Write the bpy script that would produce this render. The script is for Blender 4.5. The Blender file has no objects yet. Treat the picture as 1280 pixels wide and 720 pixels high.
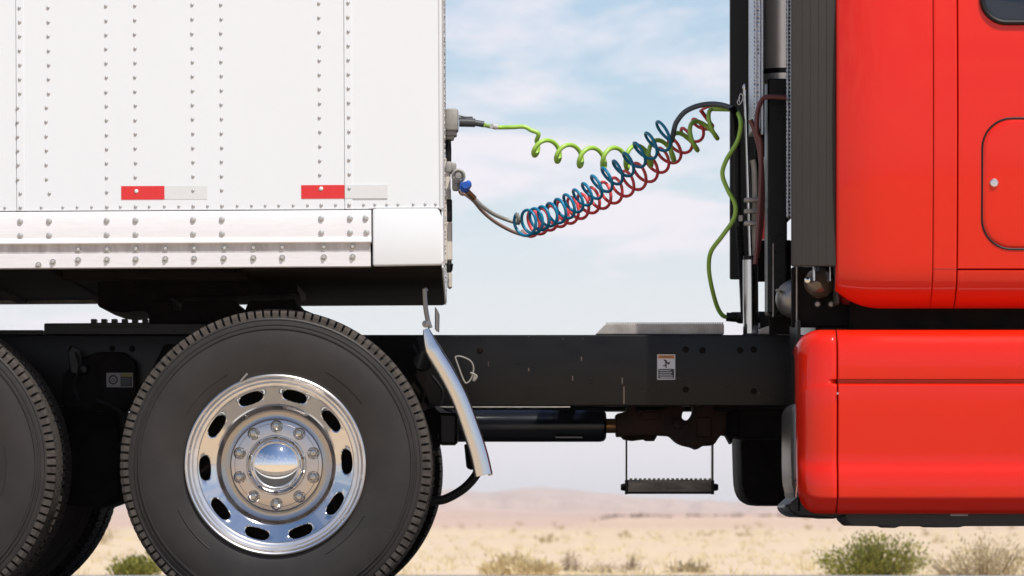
import bpy, bmesh, math, random
from mathutils import Vector, Matrix
from mathutils import noise as mnoise
random.seed(7)
PI = math.pi
R = math.radians
scene = bpy.context.scene
C = scene.collection

# ------------------------------------------------------------------ camera
D = 15.0            # metres from the camera to the near side of the trailer
CAMZ = 0.34
SC = 380.0          # photo pixels per metre on the plane y = 0
cam_d = bpy.data.cameras.new("camera")
cam = bpy.data.objects.new("camera", cam_d)
C.objects.link(cam)
cam.location = (0, -D, CAMZ)
cam.rotation_euler = (R(90), 0, 0)
cam_d.sensor_width = 36
cam_d.lens = SC * D / 1280 * 36
cam_d.shift_y = 290 / 1280
cam_d.clip_end = 60000
cam_d.dof.use_dof = True
cam_d.dof.focus_distance = 15.3
cam_d.dof.aperture_fstop = 9
scene.camera = cam

# ------------------------------------------------------------------ light
SUN_EL, SUN_AZ = 58.0, 149.0          # azimuth clockwise from +Y
world = bpy.data.worlds.new("World")
scene.world = world
world.use_nodes = True
wn = world.node_tree
wn.nodes.clear()
def wnode(t, **kw):
    n = wn.nodes.new(t)
    for k, v in kw.items():
        setattr(n, k, v)
    return n
sky = wnode('ShaderNodeTexSky', sky_type='NISHITA', sun_disc=False)
sky.sun_elevation = R(SUN_EL)
sky.sun_rotation = R(SUN_AZ)
sky.air_density = 1.0
sky.dust_density = 0.25
sky.ozone_density = 4.0
wout = wnode('ShaderNodeOutputWorld')
wbg = wnode('ShaderNodeBackground')
SKY_STRENGTH = 0.1
wbg.inputs['Strength'].default_value = SKY_STRENGTH
wtc = wnode('ShaderNodeTexCoord')
wsep = wnode('ShaderNodeSeparateXYZ')
wn.links.new(wtc.outputs['Generated'], wsep.inputs[0])
def wmath(op, a, b=None, clamp=False):
    m = wnode('ShaderNodeMath', operation=op, use_clamp=clamp)
    for i, v in enumerate((a, b)):
        if v is None: continue
        if isinstance(v, (int, float)): m.inputs[i].default_value = v
        else: wn.links.new(v, m.inputs[i])
    return m.outputs[0]
zz = wmath('MAXIMUM', wsep.outputs[2], 0.0)
den = wmath('ADD', zz, 0.2)
wcomb = wnode('ShaderNodeCombineXYZ')
wn.links.new(wmath('DIVIDE', wsep.outputs[0], den), wcomb.inputs[0])
wn.links.new(wmath('DIVIDE', wsep.outputs[1], den), wcomb.inputs[1])
wmap = wnode('ShaderNodeMapping')
wmap.inputs['Location'].default_value = (2.5, 0.35, 0)
wn.links.new(wcomb.outputs[0], wmap.inputs[0])
n1 = wnode('ShaderNodeTexNoise')
n1.inputs['Scale'].default_value = 4.2
n1.inputs['Detail'].default_value = 7
n1.inputs['Roughness'].default_value = 0.58
n1.inputs['Distortion'].default_value = 0.35
wn.links.new(wmap.outputs[0], n1.inputs['Vector'])
ramp = wnode('ShaderNodeValToRGB')
ramp.color_ramp.elements[0].position = 0.45
ramp.color_ramp.elements[1].position = 0.60
ramp.color_ramp.elements[0].color = (0.16, 0.16, 0.16, 1)
wn.links.new(n1.outputs[0], ramp.inputs[0])
mixc = wnode('ShaderNodeMixRGB')
mixc.inputs['Color2'].default_value = (7.9, 7.6, 8.15, 1)
hzn = wmath('MULTIPLY', wmath('POWER', 2.718, wmath('MULTIPLY', wmath('POWER', wmath('DIVIDE', zz, 0.072), 2.0), -1.0)), 0.9)     # thin veil of cloud towards the horizon
thin = wmath('SUBTRACT', 1.25, wmath('MULTIPLY', zz, 1.9), True)      # clouds lie low; overhead the sky is clear
wn.links.new(wmath('MAXIMUM', hzn, wmath('MULTIPLY', ramp.outputs[0], thin)), mixc.inputs['Fac'])
wn.links.new(sky.outputs[0], mixc.inputs['Color1'])
wn.links.new(mixc.outputs[0], wbg.inputs['Color'])
wn.links.new(wbg.outputs[0], wout.inputs[0])

sun_d = bpy.data.lights.new("sun", 'SUN')
sun_d.energy = 4.0
sun_d.angle = R(0.5)
sun_d.color = (1.0, 0.955, 0.89)
sun = bpy.data.objects.new("sun", sun_d)
C.objects.link(sun)
sdir = Vector((math.sin(R(SUN_AZ)) * math.cos(R(SUN_EL)), math.cos(R(SUN_AZ)) * math.cos(R(SUN_EL)), math.sin(R(SUN_EL))))
sun.rotation_euler = sdir.to_track_quat('Z', 'Y').to_euler()
sun.location = (20, -20, 40)

vs = scene.view_settings
vs.view_transform = 'Standard'
vs.look = 'None'
vs.exposure = 0.23
vs.gamma = 1.0
scene.cycles.max_bounces = 8
scene.cycles.volume_bounces = 0

# ------------------------------------------------------------------ helpers
def X(px, y=0.0): return (px - 640) / SC * (1 + y / D)
def Z(py, y=0.0): return CAMZ + (650 - py) / SC * (1 + y / D)
def P(px, py, y=0.0): return Vector((X(px, y), y, Z(py, y)))
def L(px, y=0.0): return px / SC * (1 + y / D)

SPLIT = {'coupler_beam', 'rust_scratch', 'fender_bracket', 'filter_bracket', 'mount_bolt', 'tape_rivet', 'step_strap', 'edge_trim', 'cab_mount', 'conduit',
         'hose_bracket', 'air_fitting', 'brake_hose', 'balance_weight', 'cap_rivet', 'heat_guard', 'corner_trim', 'gearbox_housing', 'holder_collar', 'yoke_joint', 'fender_wire', 'rail_reinforcement'}
EXTRA = []      # twins made by splitting, which follow the parent of the first piece
class MB:
    """collects shapes, builds ONE mesh object"""
    def __init__(self):
        self.v = []; self.f = []; self.m = []; self.mi = 0
    def add(self, verts, faces):
        b = len(self.v)
        self.v.extend([tuple(p) for p in verts])
        for f in faces:
            self.f.append(tuple(i + b for i in f)); self.m.append(self.mi)
    def from_bm(self, bm):
        bm.verts.index_update()
        self.add([v.co[:] for v in bm.verts], [[v.index for v in f.verts] for f in bm.faces])
        bm.free()
    def box(self, x0, x1, y0, y1, z0, z1, bev=0.0, seg=2):
        x0, x1 = sorted((x0, x1)); y0, y1 = sorted((y0, y1)); z0, z1 = sorted((z0, z1))
        bm = bmesh.new()
        bmesh.ops.create_cube(bm, size=1)
        for v in bm.verts:
            v.co = ((v.co.x + .5) * (x1 - x0) + x0, (v.co.y + .5) * (y1 - y0) + y0, (v.co.z + .5) * (z1 - z0) + z0)
        if bev > 0:
            bmesh.ops.bevel(bm, geom=list(bm.edges), offset=bev, segments=seg, profile=.5, affect='EDGES')
        self.from_bm(bm)
        return self
    def pbox(self, px0, px1, py0, py1, y0, y1, bev=0.0, seg=2):
        """box whose front face (y0) covers that part of the picture"""
        return self.box(X(px0, y0), X(px1, y0), y0, y1, Z(py1, y0), Z(py0, y0), bev, seg)
    def prism(self, pts, y0, y1, bev=0.0, seg=2):
        """pts: list of (x,z) ; extruded from y0 to y1"""
        bm = bmesh.new()
        a = [bm.verts.new((p[0], y0, p[1])) for p in pts]
        f = bm.faces.new(a)
        r = bmesh.ops.extrude_face_region(bm, geom=[f])
        bmesh.ops.translate(bm, verts=[e for e in r['geom'] if isinstance(e, bmesh.types.BMVert)], vec=(0, y1 - y0, 0))
        bmesh.ops.recalc_face_normals(bm, faces=list(bm.faces))
        if bev > 0:
            bmesh.ops.bevel(bm, geom=list(bm.edges), offset=bev, segments=seg, profile=.5, affect='EDGES')
        self.from_bm(bm)
        return self
    def pprism(self, pts, y0, y1, bev=0.0, seg=2):
        return self.prism([(X(a, y0), Z(b, y0)) for a, b in pts], y0, y1, bev, seg)
    def lathe(self, prof, origin, axis='y', n=48, cap=True):
        """prof: list of (radius, along). axis points along +axis"""
        ox, oy, oz = origin
        vs_, fs = [], []
        def pt(r, a, t):
            c, s = r * math.cos(t), r * math.sin(t)
            if axis == 'y': return (ox + c, oy + a, oz + s)
            if axis == 'x': return (ox + a, oy + c, oz + s)
            return (ox + c, oy + s, oz + a)
        k = len(prof)
        for i in range(n):
            t = 2 * PI * i / n
            for r, a in prof: vs_.append(pt(max(r, 1e-5), a, t))
        for i in range(n):
            j = (i + 1) % n
            for q in range(k - 1):
                fs.append((i * k + q, i * k + q + 1, j * k + q + 1, j * k + q))
        if cap:
            if prof[0][0] > 1e-4: fs.append([i * k for i in range(n)])
            if prof[-1][0] > 1e-4: fs.append([i * k + k - 1 for i in range(n)][::-1])
        self.add(vs_, fs)
        return self
    def cyl(self, p0, p1, r, n=16, r1=None):
        return self.tube([p0, p1], r, n, r1=r1)
    def tube(self, pts, r, n=8, r1=None, cap=True, flat=None):
        pts = [Vector(p) for p in pts]
        m = len(pts)
        tang = []
        for i in range(m):
            a = pts[max(i - 1, 0)]; b = pts[min(i + 1, m - 1)]
            t = (b - a)
            tang.append(t.normalized() if t.length > 1e-9 else Vector((0, 0, 1)))
        up = Vector((0, 0, 1)) if abs(tang[0].z) < .9 else Vector((1, 0, 0))
        nrm = tang[0].cross(up).normalized()
        vs_, fs = [], []
        for i in range(m):
            if i:
                ax = tang[i - 1].cross(tang[i])
                if ax.length > 1e-8:
                    ang = tang[i - 1].angle(tang[i])
                    nrm = Matrix.Rotation(ang, 3, ax.normalized()) @ nrm
                nrm = (nrm - tang[i] * nrm.dot(tang[i])).normalized()
            bi = tang[i].cross(nrm)
            rr = r if r1 is None else r + (r1 - r) * i / (m - 1)
            if callable(r): rr = r(i / (m - 1))
            for q in range(n):
                t = 2 * PI * q / n
                vs_.append(pts[i] + nrm * (rr * math.cos(t)) + bi * (rr * (flat or 1) * math.sin(t)))
        for i in range(m - 1):
            for q in range(n):
                w = (q + 1) % n
                fs.append((i * n + q, i * n + w, (i + 1) * n + w, (i + 1) * n + q))
        if cap:
            fs.append(list(range(n))[::-1]); fs.append([(m - 1) * n + q for q in range(n)])
        self.add(vs_, fs)
        return self
    def grid(self, fn, nu, nv, close_u=False):
        vs_ = [fn(i / nu, j / nv) for i in range(nu + 1) for j in range(nv + 1)]
        fs = []
        for i in range(nu):
            for j in range(nv):
                a = i * (nv + 1) + j
                fs.append((a, a + 1, a + nv + 2, a + nv + 1))
        self.add(vs_, fs)
        return self
    def islands(self):
        n = len(self.v); par = list(range(n))
        def find(a):
            while par[a] != a: par[a] = par[par[a]]; a = par[a]
            return a
        for f in self.f:
            r = find(f[0])
            for i in f[1:]: par[find(i)] = r
        groups = {}
        for f, mi in zip(self.f, self.m): groups.setdefault(find(f[0]), []).append((f, mi))
        out = []
        for fs in groups.values():
            q = MB(); q.one = True; ix = {}
            for f, mi in fs:
                for i in f:
                    if i not in ix: ix[i] = len(q.v); q.v.append(self.v[i])
                q.f.append(tuple(ix[i] for i in f)); q.m.append(mi)
            out.append(q)
        return out
    def build(self, name, mats, parent=None, angle=35, recalc=True, smooth=True):
        if name in SPLIT and not getattr(self, 'one', False):
            isl = self.islands()
            if len(isl) > 1:
                out = [q.build(name, mats, parent, angle, recalc, smooth) for q in isl]
                for o in out[1:]: EXTRA.append((out[0], o))
                return out[0]
        me = bpy.data.meshes.new(name)
        me.from_pydata(self.v, [], self.f)
        if recalc:
            bm = bmesh.new(); bm.from_mesh(me)
            bmesh.ops.recalc_face_normals(bm, faces=list(bm.faces))
            bm.to_mesh(me); bm.free()
        if not isinstance(mats, (list, tuple)): mats = [mats]
        for m in mats: me.materials.append(m)
        me.polygons.foreach_set('material_index', self.m)
        if smooth:
            me.polygons.foreach_set('use_smooth', [True] * len(me.polygons))
            me.set_sharp_from_angle(angle=R(angle))
        me.update()
        o = bpy.data.objects.new(name, me)
        C.objects.link(o)
        if parent is not None: o.parent = parent
        return o

def share(o, loc=None, rot=None, parent=None, scale=None):
    c = o.copy(); C.objects.link(c)
    if loc is not None: c.location = loc
    if rot is not None: c.rotation_euler = rot
    if scale is not None: c.scale = scale
    if parent is not None: c.parent = parent
    return c
def empty(name, loc=(0, 0, 0)):
    o = bpy.data.objects.new(name, None); C.objects.link(o)
    o.location = loc; o.empty_display_size = .2
    return o
def tag(o, label=None, cat=None, group=None, kind=None):
    if label: o['label'] = label
    if cat: o['category'] = cat
    if group: o['group'] = group
    if kind: o['kind'] = kind
    return o
def smooth_path(pts, n=8):
    """Catmull-Rom through the points"""
    pts = [Vector(p) for p in pts]
    out = []
    for i in range(len(pts) - 1):
        p0 = pts[max(i - 1, 0)]; p1 = pts[i]; p2 = pts[i + 1]; p3 = pts[min(i + 2, len(pts) - 1)]
        for k in range(n):
            t = k / n
            out.append(.5 * ((2 * p1) + (p2 - p0) * t + (2 * p0 - 5 * p1 + 4 * p2 - p3) * t * t + (3 * p1 - p0 - 3 * p2 + p3) * t ** 3))
    out.append(pts[-1])
    return out
def ppath(pts, y, n=8):
    return smooth_path([P(p[0], p[1], p[2] if len(p) > 2 else y) for p in pts], n)

# ------------------------------------------------------------------ materials
def mat(name, col, rough=.5, metal=0.0, coat=0.0, coat_rough=.03, bump=0.0, bump_scale=40, var=0.0, var_scale=6, var_col=None,
        stretch=(1, 1, 1), spec=.5, dust=None, rough_var=0.0, sheen=None):
    m = bpy.data.materials.new(name)
    m.use_nodes = True
    nt = m.node_tree
    b = nt.nodes['Principled BSDF']
    b.inputs['Base Color'].default_value = (*col, 1)
    b.inputs['Roughness'].default_value = rough
    b.inputs['Metallic'].default_value = metal
    b.inputs['Specular IOR Level'].default_value = spec
    if coat:
        b.inputs['Coat Weight'].default_value = coat
        b.inputs['Coat Roughness'].default_value = coat_rough
    tc = nt.nodes.new('ShaderNodeTexCoord')
    mp = nt.nodes.new('ShaderNodeMapping')
    mp.inputs['Scale'].default_value = stretch
    nt.links.new(tc.outputs['Object'], mp.inputs[0])
    def noise(scale, detail=5, rough_=.6):
        n = nt.nodes.new('ShaderNodeTexNoise')
        n.inputs['Scale'].default_value = scale
        n.inputs['Detail'].default_value = detail
        n.inputs['Roughness'].default_value = rough_
        nt.links.new(mp.outputs[0], n.inputs['Vector'])
        return n
    if var > 0:
        n = noise(var_scale)
        rp = nt.nodes.new('ShaderNodeValToRGB')
        rp.color_ramp.elements[0].position = .42 - .1
        rp.color_ramp.elements[1].position = .68
        c2 = var_col or tuple(c * .6 for c in col)
        rp.color_ramp.elements[0].color = (0, 0, 0, 1)
        rp.color_ramp.elements[1].color = (var, var, var, 1)
        nt.links.new(n.outputs[0], rp.inputs[0])
        mx = nt.nodes.new('ShaderNodeMixRGB')
        mx.inputs['Color1'].default_value = (*col, 1)
        mx.inputs['Color2'].default_value = (*c2, 1)
        nt.links.new(rp.outputs[0], mx.inputs['Fac'])
        nt.links.new(mx.outputs[0], b.inputs['Base Color'])
        if rough_var:
            mr = nt.nodes.new('ShaderNodeMapRange')
            mr.inputs['To Min'].default_value = max(rough - rough_var, .02)
            mr.inputs['To Max'].default_value = rough + rough_var
            nt.links.new(n.outputs[0], mr.inputs['Value'])
            nt.links.new(mr.outputs[0], b.inputs['Roughness'])
    if bump > 0:
        n = noise(bump_scale, 4)
        bp = nt.nodes.new('ShaderNodeBump')
        bp.inputs['Strength'].default_value = bump
        bp.inputs['Distance'].default_value = .01
        nt.links.new(n.outputs[0], bp.inputs['Height'])
        nt.links.new(bp.outputs[0], b.inputs['Normal'])
    return m

M = {}
M['white'] = mat('white_paint', (.70, .725, .745), .38, bump=.35, bump_scale=1.6, var=.25, var_scale=2.2, var_col=(.665, .68, .69), stretch=(1, 1, .4))
M['white2'] = mat('white_corner_paint', (.72, .745, .765), .3, bump=.015, bump_scale=5, var=.2, var_scale=9, var_col=(.72, .71, .69))
M['alu'] = mat('aluminium_rail', (.76, .745, .75), .5, .15, var=.4, var_scale=14, var_col=(.62, .59, .58), stretch=(1, 1, 7), rough_var=.1, bump=.03, bump_scale=60)
M['alu_dirty_shade'] = mat('dirty_shaded_aluminium', (.55, .52, .51), .5, .3, var=.9, var_scale=30, var_col=(.34, .31, .29), stretch=(1, 1, .25), bump=.04, bump_scale=80)  # dirty metal; also the shade painted into the rail groove
M['rivet'] = mat('rivet_metal', (.42, .415, .41), .45, .3)
M['bolt'] = mat('bolt_metal', (.60, .58, .56), .42, .5, var=.45, var_scale=90, var_col=(.2, .18, .16))
M['tape_red'] = mat('red_reflective_tape', (.62, .022, .025), .35, bump=.05, bump_scale=160, var=.25, var_scale=60, var_col=(.7, .05, .05))
M['tape_white'] = mat('silver_reflective_tape', (.64, .65, .65), .35, bump=.05, bump_scale=160, var=.4, var_scale=60, var_col=(.58, .58, .575))
M['underside'] = mat('underside_paint', (.018, .012, .009), .75, spec=.03, var=.8, var_scale=3, var_col=(.007, .006, .005), stretch=(.4, 2, 1), bump=.05, bump_scale=12, rough_var=.05)
M['black'] = mat('black_chassis_paint', (.0055, .005, .005), .3, spec=.22, var=.6, var_scale=9, var_col=(.011, .009, .008), rough_var=.1, bump=.03, bump_scale=30, stretch=(1, 1, 2))
M['black_gloss'] = mat('black_shaft_paint', (.006, .007, .010), .2, spec=.35, bump=.02, bump_scale=20)
M['grime_shade'] = mat('greasy_and_shaded_black', (.005, .004, .004), .6, spec=.05, var=.8, var_scale=18, var_col=(.014, .010, .008), bump=.25, bump_scale=35)  # greasy metal; also shade put into the far treads and far tank
M['rust'] = mat('rusty_metal', (.010, .006, .005), .55, spec=.15, var=.9, var_scale=9, var_col=(.045, .016, .009), bump=.3, bump_scale=40)
M['brass'] = mat('oily_steel', (.24, .13, .06), .3, .8, var=.5, var_scale=20, var_col=(.1, .05, .03))
M['rubber'] = mat('tyre_rubber', (.021, .0185, .0173), .5, var=.75, var_scale=7, var_col=(.036, .031, .028), bump=.06, bump_scale=60, spec=.3)
M['tread'] = mat('dusty_tread_rubber', (.040, .034, .030), .8, spec=.2, var=.8, var_scale=40, var_col=(.095, .08, .068), bump=.2, bump_scale=90)
M['chrome'] = mat('polished_aluminium', (.70, .685, .67), .085, 1.0, bump=.006, bump_scale=45)
M['chrome_sat'] = mat('spun_aluminium', (.80, .78, .77), .3, 1.0, bump=.02, bump_scale=60, var=.5, var_scale=24, var_col=(.56, .53, .50), rough_var=.08)
M['hubcap'] = mat('chromed_hub_cap', (.88, .87, .86), .03, 1.0)
M['hubface'] = mat('brushed_hub_face', (.54, .50, .48), .25, 1.0, bump=.01, bump_scale=60)
M['dish'] = mat('turned_dish', (.38, .36, .35), .2, 1.0, bump=.03, bump_scale=90)
M['step'] = mat('worn_step_metal', (.70, .63, .56), .55, .2, var=.95, var_scale=14, var_col=(.16, .13, .11), bump=.1, bump_scale=60, stretch=(.6, 1, 2))
M['rust_light'] = mat('bare_rust_scratch', (.085, .06, .045), .7)
M['nut'] = mat('dark_chrome_nut', (.42, .41, .40), .1, 1.0)
M['wire'] = mat('dull_wire', (.22, .20, .17), .6)
M['tank'] = mat('dull_tank_aluminium', (.26, .25, .24), .38, .9, bump=.02, bump_scale=20)
M['steel'] = mat('stainless_steel', (.66, .65, .64), .15, 1.0, bump=.02, bump_scale=20, stretch=(1, 1, .1))
M['exhaust'] = mat('exhaust_steel', (.86, .79, .71), .42, .85, var=.15, var_scale=8, var_col=(.3, .27, .25), bump=.03, bump_scale=30)
M['dull_steel'] = mat('galvanised_steel', (.46, .43, .40), .5, .5, var=.8, var_scale=22, var_col=(.26, .23, .20), bump=.08, bump_scale=60)
M['darkplastic'] = mat('charcoal_rubber_panel', (.040, .037, .035), .6, spec=.2, var=.5, var_scale=3, var_col=(.048, .044, .041), bump=.06, bump_scale=90)
M['blackrubber'] = mat('black_rubber', (.008, .0075, .0075), .5, spec=.25, bump=.05, bump_scale=60)
M['red'] = mat('red_truck_paint', (.66, .013, .0015), .45, coat=.75, coat_rough=.03, var=.16, var_scale=2.5, var_col=(.56, .02, .008), bump=.6, bump_scale=1.3, spec=.05)
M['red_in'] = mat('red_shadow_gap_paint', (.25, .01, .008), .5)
M['glass'] = mat('dark_window_glass', (.012, .016, .024), .04, spec=.6)
M['greybox'] = mat('weathered_grey_cast', (.36, .345, .32), .55, .2, var=.7, var_scale=25, var_col=(.24, .22, .2), bump=.1, bump_scale=60)
M['beige'] = mat('sun_bleached_conduit', (.62, .57, .50), .6, var=.5, var_scale=30, var_col=(.4, .35, .3))
M['blue_hose'] = mat('blue_nylon_hose', (.004, .185, .34), .3, spec=.35)
M['red_hose'] = mat('red_nylon_hose', (.76, .075, .085), .32, spec=.35)
M['green_hose'] = mat('green_rubber_cable', (.36, .60, .085), .35, var=.4, var_scale=12, var_col=(.29, .50, .06))
M['grey_hose'] = mat('slate_hose_end', (.075, .088, .10), .4, bump=.05, bump_scale=60)
M['pale_hose'] = mat('pale_grey_hose_end', (.30, .29, .27), .4)
M['blue_cast'] = mat('blue_gladhand_paint', (.010, .085, .42), .4, bump=.1, bump_scale=60)
M['red_cast'] = mat('faded_red_gladhand_paint', (.30, .20, .17), .45)
M['brown_hose'] = mat('maroon_rubber_hose', (.13, .035, .032), .35)
M['plug'] = mat('grey_plug_plastic', (.045, .048, .052), .45, bump=.1, bump_scale=80)
M['label_white'] = mat('label_white', (.62, .60, .60), .5)
M['label_grey'] = mat('label_faded_grey', (.26, .25, .25), .5)
M['label_orange'] = mat('label_orange', (.62, .24, .05), .5)
M['label_yellow'] = mat('label_yellow', (.22, .18, .02), .5)
M['label_black'] = mat('label_black', (.015, .015, .015), .5)
M['label_blue'] = mat('label_slate', (.05, .055, .075), .5)
M['bowl'] = mat('smoked_filter_bowl', (.10, .075, .055), .1, .3, coat=.6)

def perforated():
    m = mat('perforated_guard_metal', (.50, .55, .62), .35, .75)
    nt = m.node_tree; b = nt.nodes['Principled BSDF']
    tc = nt.nodes.new('ShaderNodeTexCoord')
    v = nt.nodes.new('ShaderNodeTexVoronoi')
    v.inputs['Scale'].default_value = 75
    v.inputs['Randomness'].default_value = .15
    nt.links.new(tc.outputs['Object'], v.inputs['Vector'])
    r = nt.nodes.new('ShaderNodeValToRGB')
    r.color_ramp.elements[0].position = .25; r.color_ramp.elements[0].color = (.05, .055, .065, 1)
    r.color_ramp.elements[1].position = .42; r.color_ramp.elements[1].color = (.52, .55, .60, 1)
    nt.links.new(v.outputs['Distance'], r.inputs[0])
    nt.links.new(r.outputs[0], b.inputs['Base Color'])
    bp = nt.nodes.new('ShaderNodeBump'); bp.inputs['Strength'].default_value = .6; bp.inputs['Distance'].default_value = .004
    nt.links.new(v.outputs['Distance'], bp.inputs['Height']); nt.links.new(bp.outputs[0], b.inputs['Normal'])
    return m
M['perf'] = perforated()

def ground_mat():
    m = bpy.data.materials.new('desert_sand'); m.use_nodes = True
    nt = m.node_tree; b = nt.nodes['Principled BSDF']
    b.inputs['Roughness'].default_value = .95; b.inputs['Specular IOR Level'].default_value = .1
    geo = nt.nodes.new('ShaderNodeNewGeometry')
    def noise(scale, stretch, detail=6):
        mp = nt.nodes.new('ShaderNodeMapping'); mp.inputs['Scale'].default_value = stretch
        nt.links.new(geo.outputs['Position'], mp.inputs[0])
        n = nt.nodes.new('ShaderNodeTexNoise'); n.inputs['Scale'].default_value = scale
        n.inputs['Detail'].default_value = detail; n.inputs['Roughness'].default_value = .62
        nt.links.new(mp.outputs[0], n.inputs['Vector'])
        return n
    def ramp(n, a, b_, c0, c1):
        r = nt.nodes.new('ShaderNodeValToRGB')
        r.color_ramp.elements[0].position = a; r.color_ramp.elements[1].position = b_
        r.color_ramp.elements[0].color = (*c0, 1); r.color_ramp.elements[1].color = (*c1, 1)
        nt.links.new(n.outputs[0], r.inputs[0]); return r
    def mix(f, a, c, mode='MIX'):
        x = nt.nodes.new('ShaderNodeMixRGB'); x.blend_type = mode
        if isinstance(f, float): x.inputs['Fac'].default_value = f
        else: nt.links.new(f, x.inputs['Fac'])
        for s, v in (('Color1', a), ('Color2', c)):
            if isinstance(v, tuple): x.inputs[s].default_value = (*v, 1)
            else: nt.links.new(v, x.inputs[s])
        return x.outputs[0]
    big = ramp(noise(.02, (1, .4, 1)), .38, .66, (.66, .52, .375), (.60, .455, .31))
    mid = ramp(noise(.35, (1, .35, 1)), .42, .66, (0, 0, 0), (.7, .7, .7))
    c = mix(mid.outputs[0], big.outputs[0], (.66, .52, .32))
    fine = ramp(noise(2.5, (1, 1, 1)), .52, .72, (0, 0, 0), (.22, .22, .22))
    c = mix(fine.outputs[0], c, (.27, .19, .12))
    # far land turns to bare reddish rock with strata
    sep = nt.nodes.new('ShaderNodeSeparateXYZ'); nt.links.new(geo.outputs['Position'], sep.inputs[0])
    mr = nt.nodes.new('ShaderNodeMapRange')
    mr.inputs['From Min'].default_value = 170; mr.inputs['From Max'].default_value = 430
    nt.links.new(sep.outputs[1], mr.inputs['Value'])
    rock = ramp(noise(.006, (1, 1, 9)), .38, .64, (.62, .44, .345), (.48, .33, .255))
    c = mix(mr.outputs[0], c, rock.outputs[0])
    nt.links.new(c, b.inputs['Base Color'])
    bp = nt.nodes.new('ShaderNodeBump'); bp.inputs['Strength'].default_value = .4; bp.inputs['Distance'].default_value = .05
    nt.links.new(noise(3, (1, 1, 1)).outputs[0], bp.inputs['Height']); nt.links.new(bp.outputs[0], b.inputs['Normal'])
    return m
M['sand'] = ground_mat()
M['asphalt'] = mat('asphalt', (.055, .053, .052), .9, var=.7, var_scale=3, var_col=(.085, .08, .075), bump=.5, bump_scale=120)
M['line'] = mat('road_paint', (.72, .71, .68), .7, var=.6, var_scale=14, var_col=(.5, .49, .46))
M['gravel'] = mat('shoulder_gravel', (.30, .25, .20), .95, var=.8, var_scale=5, var_col=(.2, .17, .14), bump=.6, bump_scale=60)

def leaf_mat(name, c1, c2):
    m = bpy.data.materials.new(name); m.use_nodes = True
    nt = m.node_tree; b = nt.nodes['Principled BSDF']
    b.inputs['Roughness'].default_value = .6
    geo = nt.nodes.new('ShaderNodeNewGeometry')
    r = nt.nodes.new('ShaderNodeValToRGB')
    r.color_ramp.elements[0].color = (*c1, 1); r.color_ramp.elements[1].color = (*c2, 1)
    nt.links.new(geo.outputs['Random Per Island'], r.inputs[0])
    nt.links.new(r.outputs[0], b.inputs['Base Color'])
    tr = nt.nodes.new('ShaderNodeBsdfTranslucent'); nt.links.new(r.outputs[0], tr.inputs['Color'])
    mx = nt.nodes.new('ShaderNodeMixShader'); mx.inputs[0].default_value = .3
    nt.links.new(b.outputs[0], mx.inputs[1]); nt.links.new(tr.outputs[0], mx.inputs[2])
    nt.links.new(mx.outputs[0], nt.nodes['Material Output'].inputs[0])
    return m
M['leaf'] = leaf_mat('creosote_leaf', (.10, .115, .014), (.36, .34, .06))
M['leaf_dry'] = leaf_mat('dry_scrub', (.42, .33, .19), (.60, .49, .29))
M['grass'] = leaf_mat('straw_grass', (.62, .49, .26), (.78, .66, .40))
M['leaf_rim'] = leaf_mat('dark_rim_brush', (.07, .05, .04), (.15, .105, .08))
M['twig'] = mat('brown_twigs', (.12, .085, .06), .8)
M['leaf_brown'] = leaf_mat('brown_brush', (.45, .34, .22), (.62, .49, .32))

# ================================================================== SETTING
def fbm(x, y, o=5):
    s, a, f = 0, 1, 1
    for _ in range(o):
        s += a * mnoise.noise(Vector((x * f, y * f, 3.7))); a *= .5; f *= 2.05
    return s
def interp(t, pts):
    if t <= pts[0][0]: return pts[0][1]
    for (a, va), (b, vb) in zip(pts, pts[1:]):
        if t <= b:
            k = (t - a) / (b - a); k = k * k * (3 - 2 * k)
            return va + (vb - va) * k
    return pts[-1][1]
def land(px, d):
    """height of the land at distance d along the bearing that photo column px looks down"""
    def zz_(py): return CAMZ + (650 - py) / (SC * D) * d
    # near plain, gently falling
    h = -0.10 - .0004 * min(d, 300) + .035 * fbm(px * .02 * d / 60, math.log(d) * 9) * min(d / 60, 3)
    # low bluff about 420 m off, on the right
    top = interp(px, [(560, 668), (660, 668), (735, 652), (770, 645.5), (930, 645), (1300, 646), (2200, 652)])
    bl = zz_(top) - h
    f = interp(d, [(300, 0), (395, .85), (415, 1), (480, 1), (700, .75)])
    if px > 400: h += max(bl, 0) * f * (1 + .05 * fbm(px * .05, d * .01))
    # low swell about 260 m off, on the left
    sw = interp(px, [(-200, 662), (540, 664), (640, 667), (720, 674), (760, 680)])
    f2 = interp(d, [(120, 0), (240, 1), (300, .8), (420, 0)])
    h += max(zz_(sw) - h, 0) * f2
    # middle benches
    if d > 600:
        s = interp(d, [(600, 0), (1500, .55), (1900, .6), (2600, 1), (4200, 1)])
        h2 = zz_(interp(px, [(-3000, 640), (560, 636), (700, 640), (900, 641), (1300, 640), (3000, 641)]) + 1.3 * fbm(px * .012, d * .002))
        h += (h2 - h) * s
    if d > 3600:
        rid = interp(px, [(-6000, 618), (-500, 612), (400, 611), (560, 612.5), (610, 615.5), (640, 612), (672, 609.5), (705, 611.5), (760, 617),
                          (815, 622.5), (900, 626.5), (1000, 629), (1300, 626), (2200, 618), (6000, 620)])
        h3 = zz_(rid + 1.2 * fbm(px * .03, d * .0012))
        f3 = interp(d, [(3600, 0), (5400, .62), (6600, 1), (7000, 1), (9000, .8)])
        h += max(h3 - h, 0) * f3
        h += (12 * fbm(px * .02, d * .0011, 4)) * interp(d, [(3600, 0), (4600, 1), (6000, .5), (6600, .05)])
    return h

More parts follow.
